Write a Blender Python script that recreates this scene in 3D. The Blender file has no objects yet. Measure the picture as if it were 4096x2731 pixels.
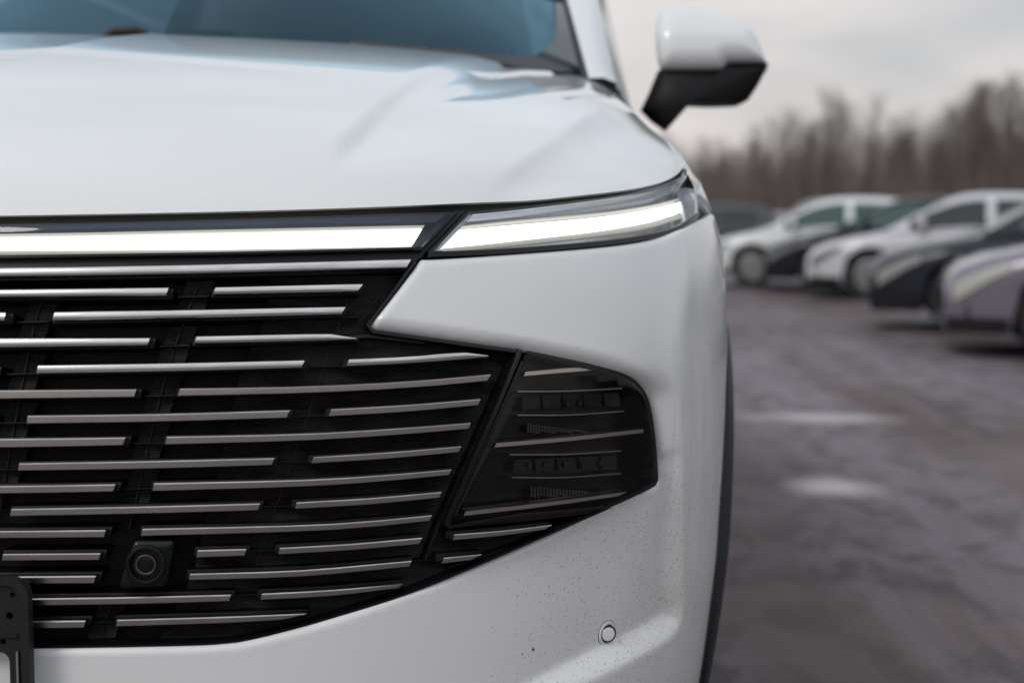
import bpy, bmesh, math, random
import numpy as np
from mathutils import Vector, Matrix
from mathutils.geometry import delaunay_2d_cdt
R = math.radians
scene = bpy.context.scene
COL = scene.collection

# ------------------------------------------------------------------ camera
F = 5689.0                      # focal length in pixels of the 4096 px wide photograph (50 mm on 36 mm)
CAM = np.array([0.80, -1.42, 1.0])
YAW = math.atan(398 / F)
PITCH = -math.atan((1365.5 - 900) / F)
cam = bpy.data.cameras.new('camera')
cam.lens = 50; cam.sensor_width = 36; cam.clip_start = 0.05; cam.clip_end = 2000
cam.dof.use_dof = True; cam.dof.focus_distance = 1.60; cam.dof.aperture_fstop = 3.2
camo = bpy.data.objects.new('camera', cam); COL.objects.link(camo)
camo.location = CAM; camo.rotation_euler = (R(90) + PITCH, 0, YAW)
scene.camera = camo

# ------------------------------------------------------------------ world and sun
SUN_EL, SUN_AZ = R(38), R(214)
world = bpy.data.worlds.new('World'); scene.world = world; world.use_nodes = True
wn, wl = world.node_tree.nodes, world.node_tree.links
wn.clear()
def wnode(t, **k):
    n = wn.new(t)
    for a, b in k.items(): setattr(n, a, b)
    return n
sky = wnode('ShaderNodeTexSky', sky_type='NISHITA', sun_disc=False)
sky.sun_elevation = SUN_EL; sky.sun_rotation = SUN_AZ; sky.air_density = 1.0; sky.dust_density = 1.5
tc = wnode('ShaderNodeTexCoord'); sep = wnode('ShaderNodeSeparateXYZ')
wl.new(tc.outputs['Generated'], sep.inputs[0])
zmax = wnode('ShaderNodeMath', operation='MAXIMUM'); wl.new(sep.outputs['Z'], zmax.inputs[0]); zmax.inputs[1].default_value = 0.0
zadd = wnode('ShaderNodeMath', operation='ADD'); wl.new(zmax.outputs[0], zadd.inputs[0]); zadd.inputs[1].default_value = 0.22
dx = wnode('ShaderNodeMath', operation='DIVIDE'); wl.new(sep.outputs['X'], dx.inputs[0]); wl.new(zadd.outputs[0], dx.inputs[1])
dy = wnode('ShaderNodeMath', operation='DIVIDE'); wl.new(sep.outputs['Y'], dy.inputs[0]); wl.new(zadd.outputs[0], dy.inputs[1])
cmb = wnode('ShaderNodeCombineXYZ'); wl.new(dx.outputs[0], cmb.inputs[0]); wl.new(dy.outputs[0], cmb.inputs[1])
cloud = wnode('ShaderNodeTexNoise'); cloud.inputs['Scale'].default_value = 1.1; cloud.inputs['Detail'].default_value = 5; cloud.inputs['Roughness'].default_value = 0.5
cloud.inputs['Distortion'].default_value = 0.3
wl.new(cmb.outputs[0], cloud.inputs['Vector'])
# cloud body colour: warm and pale at the horizon, blue-grey overhead
grad = wnode('ShaderNodeValToRGB'); wl.new(zmax.outputs[0], grad.inputs[0])
ge = grad.color_ramp.elements
ge[0].position = 0.0; ge[0].color = (0.60, 0.55, 0.53, 1)
ge[1].position = 1.0; ge[1].color = (0.68, 0.73, 0.79, 1)
e = ge.new(0.15); e.color = (0.62, 0.595, 0.59, 1)
e = ge.new(0.38); e.color = (0.59, 0.635, 0.69, 1)
shade = wnode('ShaderNodeMapRange'); shade.inputs['From Min'].default_value = 0.30; shade.inputs['From Max'].default_value = 0.70
shade.inputs['To Min'].default_value = 0.66; shade.inputs['To Max'].default_value = 1.30
wl.new(cloud.outputs['Fac'], shade.inputs['Value'])
cm = wnode('ShaderNodeVectorMath', operation='SCALE'); wl.new(grad.outputs[0], cm.inputs[0]); wl.new(shade.outputs[0], cm.inputs['Scale'])
bgc = wnode('ShaderNodeBackground'); wl.new(cm.outputs[0], bgc.inputs['Color']); bgc.inputs['Strength'].default_value = 1.0
bgs = wnode('ShaderNodeBackground'); wl.new(sky.outputs[0], bgs.inputs['Color']); bgs.inputs['Strength'].default_value = 0.12
cover = wnode('ShaderNodeMapRange'); cover.inputs['From Min'].default_value = 0.34; cover.inputs['From Max'].default_value = 0.52
cover.inputs['To Min'].default_value = 0.78; cover.inputs['To Max'].default_value = 0.96
wl.new(cloud.outputs['Fac'], cover.inputs['Value'])
wmix = wnode('ShaderNodeMixShader'); wl.new(cover.outputs[0], wmix.inputs[0]); wl.new(bgs.outputs[0], wmix.inputs[1]); wl.new(bgc.outputs[0], wmix.inputs[2])
wout = wnode('ShaderNodeOutputWorld'); wl.new(wmix.outputs[0], wout.inputs[0])

sun = bpy.data.lights.new('sun', 'SUN'); sun.energy = 0.9; sun.angle = R(20); sun.color = (1.0, 0.96, 0.9)
suno = bpy.data.objects.new('sun', sun); COL.objects.link(suno)
_sd = Vector((math.sin(SUN_AZ) * math.cos(SUN_EL), math.cos(SUN_AZ) * math.cos(SUN_EL), math.sin(SUN_EL)))
suno.rotation_euler = _sd.to_track_quat('Z', 'Y').to_euler()

scene.view_settings.view_transform = 'Standard'; scene.view_settings.look = 'None'
scene.view_settings.exposure = 0.22; scene.view_settings.gamma = 1.0; scene.view_settings.use_curve_mapping = False
scene.render.engine = 'CYCLES'
try:
    scene.cycles.use_denoising = True; scene.cycles.denoiser = 'OPENIMAGEDENOISE'
except Exception: pass
scene.cycles.max_bounces = 8; scene.cycles.transparent_max_bounces = 12
scene.cycles.sample_clamp_indirect = 6

# ------------------------------------------------------------------ photograph geometry: pixel <-> place
_cy, _sy, _cp, _sp = math.cos(YAW), math.sin(YAW), math.cos(PITCH), math.sin(PITCH)
FW = np.array([-_sy * _cp, _cy * _cp, _sp]); RT = np.array([_cy, _sy, 0.0]); UP = np.cross(RT, FW)
def proj(P):
    d = np.asarray(P, float) - CAM; z = d @ FW
    return np.stack([2048 + F * (d @ RT) / z, 1365.5 - F * (d @ UP) / z], -1)
def at(px, py, Z):
    return CAM + Z * (FW + RT * (px - 2048) / F - UP * (py - 1365.5) / F)
def ground_at(px, py):
    d = FW + RT * (px - 2048) / F - UP * (py - 1365.5) / F
    return CAM + d * (-CAM[2] / d[2])

# ------------------------------------------------------------------ the SUV's outer skin  S(u, z)
W0, L0, NE = 0.95, 0.62, 2.6
_ph = np.linspace(0, 1, 6001)
_X = W0 * np.sin(_ph * math.pi / 2) ** (2 / NE); _Y = L0 * (1 - np.cos(_ph * math.pi / 2))
_s = np.concatenate([[0], np.cumsum(np.hypot(np.diff(_X), np.diff(_Y)))]); UC = _s[-1]
_wz = np.array([0.10, .25, .345, .372, .47, .535, .631, .684, .827, .918, .964, 1.01, 1.048, 1.0945, 1.16, 1.25])
_ww = np.array([0.90, .916, .928, .933, .945, .952, .957, .960, .965, .965, .960, .951, .934, .915, .895, .86])
_zz = np.linspace(.1, 1.25, 461); _wf = np.interp(_zz, _wz, _ww)
_k = np.exp(-np.linspace(-2, 2, 41) ** 2); _k /= _k.sum()
_wf = np.convolve(np.pad(_wf, 20, mode='edge'), _k, 'valid')
def Wz(z): return np.interp(z, _zz, _wf)
def Y0(z): return 0.42 * np.maximum(z - .62, 0) ** 2 + 0.25 * np.maximum(.42 - z, 0) ** 2
def S(u, z):
    a = np.abs(u)
    x = np.interp(a, _s, _X) * Wz(z) / W0
    y = np.interp(a, _s, _Y) + np.maximum(a - UC, 0) + Y0(z)
    return np.stack([np.sign(u) * x + 0 * z, y, z + 0 * u], -1)
def N(u, z, e=2e-3):
    a = S(u + e, z) - S(np.maximum(u - e, 1e-6), z); b = S(u, z + e) - S(u, z - e)
    n = np.cross(a, b); return n / np.linalg.norm(n, axis=-1, keepdims=True)
def SO(u, z, off): return S(u, z) + N(u, z) * np.asarray(off)[..., None]
_gu, _gz = np.meshgrid(np.linspace(0, 1.24, 200), np.linspace(.2, 1.2, 160)); _gu = _gu.ravel(); _gz = _gz.ravel()
_gp = proj(S(_gu, _gz))
def uz(pts, off=0.0):
    pts = np.atleast_2d(np.asarray(pts, float)); out = []
    for k in range(0, len(pts), 200):
        q = pts[k:k + 200]
        i = np.argmin(((q[:, None] - _gp[None]) ** 2).sum(-1), 1); u, z = _gu[i].copy(), _gz[i].copy()
        o = np.full(len(q), off)
        for _ in range(12):
            p = proj(SO(u, z, o)); e = 1e-4
            ju = (proj(SO(u + e, z, o)) - p) / e; jz = (proj(SO(u, z + e, o)) - p) / e
            det = ju[:, 0] * jz[:, 1] - ju[:, 1] * jz[:, 0]; det = np.where(np.abs(det) < 3e4, np.sign(det + 1e-9) * 3e4, det)
            r = q - p
            du = (r[:, 0] * jz[:, 1] - r[:, 1] * jz[:, 0]) / det; dz = (ju[:, 0] * r[:, 1] - ju[:, 1] * r[:, 0]) / det
            u = np.clip(u + np.clip(du, -.05, .05), 0, 1.26); z = np.clip(z + np.clip(dz, -.05, .05), .15, 1.24)
        out.append(np.stack([u, z], -1))
    return np.concatenate(out)

def spline(pts, n=8):
    """smooth open curve through points"""
    P = np.asarray(pts, float); Q = np.vstack([2 * P[0] - P[1], P, 2 * P[-1] - P[-2]]); o = []
    for i in range(1, len(Q) - 2):
        t = np.linspace(0, 1, n, endpoint=False)[:, None]
        a, b, c, d = Q[i - 1], Q[i], Q[i + 1], Q[i + 2]
        o.append(.5 * (2 * b + (c - a) * t + (2 * a - 5 * b + 4 * c - d) * t * t + (3 * b - a - 3 * c + d) * t ** 3))
    o.append(P[-1][None]); return np.vstack(o)
def chain(*ps): return np.vstack([np.atleast_2d(np.asarray(p, float)) for p in ps])
def resample(P, step, closed=True):
    P = np.asarray(P, float)
    if closed: P = np.vstack([P, P[:1]])
    o = []
    for a, b in zip(P[:-1], P[1:]):
        n = max(1, int(math.ceil(np.linalg.norm(b - a) / step)))
        o.append(a + (b - a) * (np.arange(n) / n)[:, None])
    if not closed: o.append(P[-1:])
    Q = np.vstack(o); keep = [0]
    for i in range(1, len(Q)):
        if np.linalg.norm(Q[i] - Q[keep[-1]]) > step * .12: keep.append(i)
    if closed and np.linalg.norm(Q[keep[-1]] - Q[0]) < step * .12: keep.pop()
    return Q[keep]
def segdist(P, A, B):
    """distance from points P to a set of segments"""
    d = np.full(len(P), 1e9)
    for a, b in zip(A, B):
        ab = b - a; t = np.clip(((P - a) @ ab) / max(ab @ ab, 1e-12), 0, 1)
        d = np.minimum(d, np.hypot(*(P - a - t[:, None] * ab).T))
    return d
def inside(P, poly):
    c = np.zeros(len(P), bool); n = len(poly); j = n - 1
    for i in range(n):
        xi, yi = poly[i]; xj, yj = poly[j]
        if yi != yj:
            m = ((yi > P[:, 1]) != (yj > P[:, 1])) & (P[:, 0] < (xj - xi) * (P[:, 1] - yi) / (yj - yi) + xi)
            c ^= m
        j = i
    return c
def sstep(x): x = np.clip(x, 0, 1); return x * x * (3 - 2 * x)

# ------------------------------------------------------------------ helpers
def obj(name, verts, faces, mat, parent=None, smooth=True, mats=None, fm=None):
    me = bpy.data.meshes.new(name)
    me.from_pydata([tuple(map(float, v)) for v in verts], [], [tuple(map(int, f)) for f in faces])
    for m in (mats or [mat]): me.materials.append(m)
    if fm is not None: me.polygons.foreach_set('material_index', fm)
    if smooth: me.polygons.foreach_set('use_smooth', [True] * len(me.polygons))
    me.update()
    o = bpy.data.objects.new(name, me); COL.objects.link(o)
    if parent is not None: o.parent = parent
    return o
def sharp(o, ang=35):
    me = o.data; bm = bmesh.new(); bm.from_mesh(me)
    for e in bm.edges:
        if len(e.link_faces) == 2 and e.calc_face_angle(0) > R(ang): e.smooth = False
    bm.to_mesh(me); bm.free(); return o
def fix_normals(o):
    bm = bmesh.new(); bm.from_mesh(o.data); bmesh.ops.recalc_face_normals(bm, faces=bm.faces[:]); bm.to_mesh(o.data); bm.free(); return o
def empty(name, loc=(0, 0, 0), rz=0, parent=None):
    o = bpy.data.objects.new(name, None); o.empty_display_size = .1; COL.objects.link(o)
    o.location = loc; o.rotation_euler = (0, 0, rz); o.parent = parent; return o
def tag(o, label=None, cat=None, group=None, kind=None):
    for k, v in (('label', label), ('category', cat), ('group', group), ('kind', kind)):
        if v: o[k] = v
    return o
class MB:
    """collects shapes into one mesh"""
    def __init__(s): s.v = []; s.f = []
    def add(s, v, f):
        b = len(s.v); s.v += [tuple(map(float, p)) for p in v]; s.f += [tuple(int(i) + b for i in q) for q in f]
    def mirror(s):
        b = len(s.v); s.v += [(-x, y, z) for x, y, z in s.v]; s.f += [tuple(i + b for i in reversed(q)) for q in s.f]; return s
    def build(s, name, mat, parent=None, smooth=True, ang=35):
        o = obj(name, s.v, s.f, mat, parent, smooth)
        if smooth and ang: sharp(o, ang)
        return o
    def grid(s, G, close_u=False, close_v=False):
        n, m = G.shape[:2]; f = []
        for i in range(n - (0 if close_u else 1)):
            for j in range(m - (0 if close_v else 1)):
                i2, j2 = (i + 1) % n, (j + 1) % m
                f.append((i * m + j, i2 * m + j, i2 * m + j2, i * m + j2))
        s.add(G.reshape(-1, 3), f)
    def tube(s, P, r, n=8, cap=True):
        P = [np.asarray(p, float) for p in P]; rr = r if hasattr(r, '__len__') else [r] * len(P); rings = []
        for i, p in enumerate(P):
            t = P[min(i + 1, len(P) - 1)] - P[max(i - 1, 0)]; t = t / (np.linalg.norm(t) + 1e-12)
            a = np.cross(t, [0, 0, 1.0] if abs(t[2]) < .9 else [1.0, 0, 0]); a /= np.linalg.norm(a); b = np.cross(t, a)
            rings.append([p + rr[i] * (a * math.cos(k * 2 * math.pi / n) + b * math.sin(k * 2 * math.pi / n)) for k in range(n)])
        f = []
        for i in range(len(P) - 1):
            for k in range(n): f.append((i * n + k, i * n + (k + 1) % n, (i + 1) * n + (k + 1) % n, (i + 1) * n + k))
        if cap: f += [tuple(range(n))[::-1], tuple((len(P) - 1) * n + k for k in range(n))]
        s.add(np.array(rings).reshape(-1, 3), f)
    def lathe(s, prof, n=32, M=None):
        """profile (radius, height) about local z, placed by matrix M"""
        G = np.array([[(r * math.cos(k * 2 * math.pi / n), r * math.sin(k * 2 * math.pi / n), h) for k in range(n)] for r, h in prof])
        if M is not None:
            Mn = np.array(M); G = G @ Mn[:3, :3].T + Mn[:3, 3]
        s.grid(G, close_v=True)
    def box(s, c, d, M=None):
        x, y, z = np.array(d) / 2; V = np.array([(i * x, j * y, k * z) for k in (-1, 1) for j in (-1, 1) for i in (-1, 1)])
        if M is not None: V = V @ np.array(M)[:3, :3].T
        s.add(V + np.array(c), [(0, 2, 3, 1), (4, 5, 7, 6), (0, 1, 5, 4), (2, 6, 7, 3), (0, 4, 6, 2), (1, 3, 7, 5)])

def panel(outline, surf, nrm, step=.008, er=.004, skirt=.012, field=None, off=0.0, seam=None, flat=False):
    """trimmed panel on a parametric skin: rounded rim of radius er, skirt turned inwards. outline in (u, z)"""
    B = resample(outline, step)
    area = .5 * np.sum(B[:, 0] * np.roll(B[:, 1], -1) - np.roll(B[:, 0], -1) * B[:, 1])
    if area < 0: B = B[::-1]
    A2 = np.roll(B, -1, 0)
    open_ = np.zeros(len(B), bool) if seam is None else (seam(B) & seam(A2))
    SA, SB = B[~open_], A2[~open_]
    t0 = B - np.roll(B, 1, 0); t1 = A2 - B
    n0 = np.stack([-t0[:, 1], t0[:, 0]], -1); n1 = np.stack([-t1[:, 1], t1[:, 0]], -1)
    n0 /= np.linalg.norm(n0, axis=1, keepdims=True) + 1e-12; n1 /= np.linalg.norm(n1, axis=1, keepdims=True) + 1e-12
    nb = n0 + n1; nb /= np.linalg.norm(nb, axis=1, keepdims=True) + 1e-9
    inn = []
    if er > 0:
        for k in (.12, .4, 1.0):
            q = B + nb * er * k; q = q[inside(q, B)]
            dq = segdist(q, SA, SB); inn.append(q[dq > er * k * .85])
    lo, hi = B.min(0), B.max(0)
    gx, gz = np.meshgrid(np.arange(lo[0], hi[0], step), np.arange(lo[1], hi[1], step)); g = np.stack([gx.ravel(), gz.ravel()], -1)
    g[:, 0] += ((np.round((g[:, 1] - lo[1]) / step)) % 2) * step * .5
    g = g[inside(g, B)]; g = g[segdist(g, B, A2) > er + step * .45]
    P = np.vstack([B] + inn + [g]); nb_ = len(B)
    r = delaunay_2d_cdt([Vector(p) for p in P], [(i, (i + 1) % nb_) for i in range(nb_)], [], 1, 1e-7)
    V = np.array([tuple(v) for v in r[0]]); Fc = [tuple(f) for f in r[2]]
    d = segdist(V, SA, SB); o = np.full(len(V), float(off))
    if er > 0:
        dd = np.clip(d, 0, er); o -= er - np.sqrt(np.maximum(er * er - (er - dd) ** 2, 0))
    if field is not None: o = o + field(V)
    P3 = surf(V[:, 0], V[:, 1]) + nrm(V[:, 0], V[:, 1]) * o[:, None]
    verts = list(P3); faces = list(Fc)
    if skirt > 0:
        key = {}
        orig = r[3]
        for vi, ol in enumerate(orig):
            for k in ol:
                if k < nb_: key[k] = vi
        low = {}
        nn = nrm(V[:, 0], V[:, 1])
        for k in range(nb_):
            vi = key.get(k)
            if vi is None: continue
            low[k] = len(verts); verts.append(P3[vi] - nn[vi] * skirt)
        for k in range(nb_):
            k2 = (k + 1) % nb_
            if open_[k] or k not in low or k2 not in low or key[k] == key[k2]: continue
            faces.append((key[k2], key[k], low[k], low[k2]))
    m = MB(); m.add(verts, faces); return m
seam0 = lambda B: B[:, 0] < 2e-3

# ------------------------------------------------------------------ materials
def mat(name, base=(.5, .5, .5), rough=.5, metal=0.0, coat=0.0, coat_r=.03, spec=.5, emit=None, estr=0.0):
    m = bpy.data.materials.new(name); m.use_nodes = True; b = m.node_tree.nodes['Principled BSDF']
    b.inputs['Base Color'].default_value = (*base, 1); b.inputs['Roughness'].default_value = rough; b.inputs['Metallic'].default_value = metal
    b.inputs['Coat Weight'].default_value = coat; b.inputs['Coat Roughness'].default_value = coat_r
    b.inputs['Specular IOR Level'].default_value = spec
    if emit: b.inputs['Emission Color'].default_value = (*emit, 1); b.inputs['Emission Strength'].default_value = estr
    return m
def nt(m): return m.node_tree.nodes, m.node_tree.links, m.node_tree.nodes['Principled BSDF']
def nn_(m, t, **k):
    n = m.node_tree.nodes.new(t)
    for a, b in k.items():
        if a in n.inputs.keys() if hasattr(n.inputs, 'keys') else False: n.inputs[a].default_value = b
        else: setattr(n, a, b)
    return n
def setin(n, **k):
    for a, b in k.items(): n.inputs[a.replace('_', ' ')].default_value = b
    return n
def mathn(m, op, a, b=None, clamp=False):
    n = m.node_tree.nodes.new('ShaderNodeMath'); n.operation = op; n.use_clamp = clamp
    for i, v in enumerate((a, b)):
        if v is None: continue
        if isinstance(v, (int, float)): n.inputs[i].default_value = v
        else: m.node_tree.links.new(v, n.inputs[i])
    return n.outputs[0]
def ramp(m, fac, *stops):
    n = m.node_tree.nodes.new('ShaderNodeValToRGB'); m.node_tree.links.new(fac, n.inputs[0]); e = n.color_ramp.elements
    while len(e) > 1: e.remove(e[-1])
    e[0].position = stops[0][0]; e[0].color = (*stops[0][1], 1)
    for p, c in stops[1:]: x = e.new(p); x.color = (*c, 1)
    return n.outputs[0]
def mixc(m, fac, a, b):
    n = m.node_tree.nodes.new('ShaderNodeMix'); n.data_type = 'RGBA'; L = m.node_tree.links
    for s, v in ((0, fac), (6, a), (7, b)):
        if isinstance(v, (tuple, list)): n.inputs[s].default_value = (*v, 1) if len(v) == 3 else v
        elif isinstance(v, (int, float)): n.inputs[s].default_value = v
        else: L.new(v, n.inputs[s])
    return n.outputs[2]
def noise(m, vec, scale, detail=4, rough=.5, dist=0.0):
    n = m.node_tree.nodes.new('ShaderNodeTexNoise'); n.inputs['Scale'].default_value = scale; n.inputs['Detail'].default_value = detail
    n.inputs['Roughness'].default_value = rough; n.inputs['Distortion'].default_value = dist
    if vec is not None: m.node_tree.links.new(vec, n.inputs['Vector'])
    return n.outputs['Fac']
def geo_pos(m): return m.node_tree.nodes.new('ShaderNodeNewGeometry').outputs['Position']
def mapping(m, vec, scale=(1, 1, 1), loc=(0, 0, 0)):
    n = m.node_tree.nodes.new('ShaderNodeMapping'); n.inputs['Scale'].default_value = scale; n.inputs['Location'].default_value = loc
    m.node_tree.links.new(vec, n.inputs['Vector']); return n.outputs[0]
def maprange(m, v, a, b, c=0.0, d=1.0):
    n = m.node_tree.nodes.new('ShaderNodeMapRange'); m.node_tree.links.new(v, n.inputs['Value'])
    for k, x in zip(('From Min', 'From Max', 'To Min', 'To Max'), (a, b, c, d)): n.inputs[k].default_value = x
    return n.outputs[0]

WHITE = (.76, .765, .76)
PAINT = mat('white_pearl_paint', WHITE, .35, coat=1.0, coat_r=.04)
nd, lk, bs = nt(PAINT)
pos = geo_pos(PAINT)
fl = noise(PAINT, pos, 900, 2); lk.new(ramp(PAINT, fl, (.35, (.74, .745, .74)), (.65, (.78, .785, .78))), bs.inputs['Base Color'])

# bumper paint: same white with road dirt thrown up on the lower corner
DIRTY = mat('white_paint_road_dirt', WHITE, .35, coat=1.0, coat_r=.05)
nd, lk, bs = nt(DIRTY); pos = geo_pos(DIRTY)
sx = nd.new('ShaderNodeSeparateXYZ'); lk.new(pos, sx.inputs[0])
PX, PY, PZ = sx.outputs
def speck(scale, lo, dens_lo, seed):
    v = nd.new('ShaderNodeTexVoronoi'); v.inputs['Scale'].default_value = scale; lk.new(mapping(DIRTY, pos, (1, .6, 1), (seed, 0, 0)), v.inputs['Vector'])
    c = nd.new('ShaderNodeSeparateColor'); lk.new(v.outputs['Color'], c.inputs[0])
    size = maprange(DIRTY, c.outputs[0], 0, 1, lo * .4, lo * 1.3)
    dot = mathn(DIRTY, 'LESS_THAN', v.outputs['Distance'], size)
    return dot, c.outputs[1]
nmask = noise(DIRTY, pos, 9, 4)
# where the spray lands: the outer corner, low down
mx = maprange(DIRTY, PX, .66, .86); mz = maprange(DIRTY, PZ, .76, .60)
mz2 = maprange(DIRTY, PX, .90, .945); mz3 = maprange(DIRTY, PZ, .95, .7)
msk = mathn(DIRTY, 'ADD', mathn(DIRTY, 'MULTIPLY', mx, mz), mathn(DIRTY, 'MULTIPLY', mathn(DIRTY, 'MULTIPLY', mz2, mz3), .25))
msk = mathn(DIRTY, 'MULTIPLY', msk, maprange(DIRTY, nmask, .3, .65, .35, 1.1), clamp=True)
d1, c1 = speck(400, .27, 0, 3.0); d2, c2 = speck(150, .13, 0, 7.0)
s1 = mathn(DIRTY, 'MULTIPLY', d1, mathn(DIRTY, 'LESS_THAN', c1, mathn(DIRTY, 'MULTIPLY', msk, 1.0)))
s2 = mathn(DIRTY, 'MULTIPLY', d2, mathn(DIRTY, 'LESS_THAN', c2, mathn(DIRTY, 'MULTIPLY', msk, .22)))
spk = mathn(DIRTY, 'MAXIMUM', mathn(DIRTY, 'MULTIPLY', s1, .68), mathn(DIRTY, 'MULTIPLY', s2, .85))
# brownish run-off and film
streak = noise(DIRTY, mapping(DIRTY, pos, (60, 60, 2.2)), 1.6, 4, .6)
film = mathn(DIRTY, 'MULTIPLY', maprange(DIRTY, streak, .45, .68, 0, .42), mathn(DIRTY, 'MULTIPLY', maprange(DIRTY, PX, .84, .93), maprange(DIRTY, PZ, .92, .72)))
base = mixc(DIRTY, film, WHITE, (.38, .31, .25))
haze_ = mathn(DIRTY, 'MULTIPLY', msk, .26)
base = mixc(DIRTY, haze_, base, (.45, .38, .32))
base = mixc(DIRTY, spk, base, (.10, .07, .05))
lk.new(base, bs.inputs['Base Color'])
lk.new(mathn(DIRTY, 'SUBTRACT', 1.0, mathn(DIRTY, 'MULTIPLY', mathn(DIRTY, 'ADD', film, mathn(DIRTY, 'ADD', spk, haze_)), 1.3), clamp=True), bs.inputs['Coat Weight'])
lk.new(maprange(DIRTY, noise(DIRTY, pos, 30, 4), .35, .7, .03, .12), bs.inputs['Coat Roughness'])

BLACK = mat('gloss_black_plastic', (.005, .005, .006), .22, spec=.35)
CARRIER = mat('matt_black_plastic', (.005, .005, .0055), .5, spec=.2)
SATIN = mat('satin_black_plastic', (.009, .009, .010), .42, spec=.35)
nd, lk, bs = nt(SATIN); n = nd.new('ShaderNodeBump'); n.inputs['Strength'].default_value = .25; n.inputs['Distance'].default_value = .001
lk.new(noise(SATIN, geo_pos(SATIN), 700, 2), n.inputs['Height']); lk.new(n.outputs[0], bs.inputs['Normal'])
CLAD = mat('textured_black_cladding', (.013, .012, .013), .5, spec=.35)
VOID = mat('dark_recess', (.004, .004, .004), .8)
RUBBER = mat('black_rubber', (.012, .012, .012), .6)
RIDGED = mat('ridged_black_plastic', (.014, .014, .016), .3)
nd, lk, bs = nt(RIDGED); pos = geo_pos(RIDGED)
wv = nd.new('ShaderNodeTexWave'); wv.wave_type = 'BANDS'; wv.bands_direction = 'Z'; wv.inputs['Scale'].default_value = 140; wv.inputs['Distortion'].default_value = 0
tilt = nd.new('ShaderNodeVectorRotate'); tilt.rotation_type = 'Y_AXIS'; tilt.inputs['Angle'].default_value = R(2); lk.new(pos, tilt.inputs['Vector'])
lk.new(tilt.outputs[0], wv.inputs['Vector'])
bp = nd.new('ShaderNodeBump'); bp.inputs['Strength'].default_value = .9; bp.inputs['Distance'].default_value = .0016; lk.new(wv.outputs['Fac'], bp.inputs['Height']); lk.new(bp.outputs[0], bs.inputs['Normal'])
wet = noise(RIDGED, mapping(RIDGED, pos, (14, 14, 60)), 1.0, 4, .6)
lk.new(maprange(RIDGED, wet, .35, .65, .18, .5), bs.inputs['Roughness'])
lk.new(ramp(RIDGED, wet, (.35, (.005, .005, .006)), (.7, (.030, .028, .031))), bs.inputs['Base Color'])
CHROME = mat('satin_chrome', (.52, .50, .50), .22, 1.0)
nd, lk, bs = nt(CHROME); pos = geo_pos(CHROME)
g = noise(CHROME, mapping(CHROME, pos, (25, 25, 90)), 1.0, 5, .6)
lk.new(ramp(CHROME, g, (.35, (.56, .535, .515)), (.65, (.70, .675, .66))), bs.inputs['Base Color']); lk.new(maprange(CHROME, g, .3, .7, .30, .16), bs.inputs['Roughness'])
CHROME_DARK_REFL = mat('satin_chrome_dark_reflection', (.50, .465, .44), .28, 1.0)  # same chrome for the lower bars, their dark reflections painted into the colour
nd, lk, bs = nt(CHROME_DARK_REFL); g = noise(CHROME_DARK_REFL, mapping(CHROME_DARK_REFL, geo_pos(CHROME_DARK_REFL), (25, 25, 90)), 1.0, 5, .6)
lk.new(ramp(CHROME_DARK_REFL, g, (.35, (.43, .40, .38)), (.65, (.56, .52, .49))), bs.inputs['Base Color']); lk.new(maprange(CHROME_DARK_REFL, g, .3, .7, .34, .2), bs.inputs['Roughness'])
LAMPCHROME = mat('lamp_chrome', (.85, .80, .75), .3, 1.0)
BRIGHT = mat('bright_reflector', (.60, .61, .63), .22, .7)
def glass(name, tint, gloss=(1, 1, 1), ior=1.45, boost=1.0):
    m = bpy.data.materials.new(name); m.use_nodes = True; n, l = m.node_tree.nodes, m.node_tree.links; n.clear()
    o = n.new('ShaderNodeOutputMaterial'); mx = n.new('ShaderNodeMixShader'); t = n.new('ShaderNodeBsdfTransparent'); gl = n.new('ShaderNodeBsdfGlossy'); fr = n.new('ShaderNodeFresnel')
    t.inputs[0].default_value = (*tint, 1); gl.inputs['Color'].default_value = (*gloss, 1); gl.inputs['Roughness'].default_value = .02; fr.inputs['IOR'].default_value = ior
    f = fr.outputs[0]
    if boost != 1.0:
        k = n.new('ShaderNodeMath'); k.operation = 'MULTIPLY'; k.use_clamp = True; k.inputs[1].default_value = boost; l.new(f, k.inputs[0]); f = k.outputs[0]
    l.new(f, mx.inputs[0]); l.new(t.outputs[0], mx.inputs[1]); l.new(gl.outputs[0], mx.inputs[2]); l.new(mx.outputs[0], o.inputs[0]); return m
LENS = glass('clear_lamp_lens', (.93, .95, .97))
SMOKED = glass('smoked_lamp_lens', (.72, .71, .70), ior=1.26)
SCREEN = glass('blue_tinted_windscreen', (.40, .62, .66), (.38, .66, .84), 1.55, 1.65)
CARGLASS = mat('car_window_glass', (.012, .016, .016), .04, spec=.8)
GREENGLASS = mat('green_tinted_window_glass', (.03, .07, .055), .05, spec=.8)
FRIT = mat('black_ceramic_band', (.02, .02, .03), .08, spec=.6)
GLOW = mat('lit_white_light_guide', (.8, .8, .8), .4, emit=(1.0, .995, .97), estr=1.6)
nd, lk, bs = nt(GLOW); pos = geo_pos(GLOW)
wv = nd.new('ShaderNodeTexWave'); wv.bands_direction = 'X'; wv.inputs['Scale'].default_value = 130; lk.new(pos, wv.inputs['Vector'])
lk.new(maprange(GLOW, wv.outputs['Fac'], 0, 1, .92, 1.45), bs.inputs['Emission Strength'])
GLOWEDGE = mat('light_guide_edge', (.22, .22, .19), .4, emit=(1.0, .96, .82), estr=.30)

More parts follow.
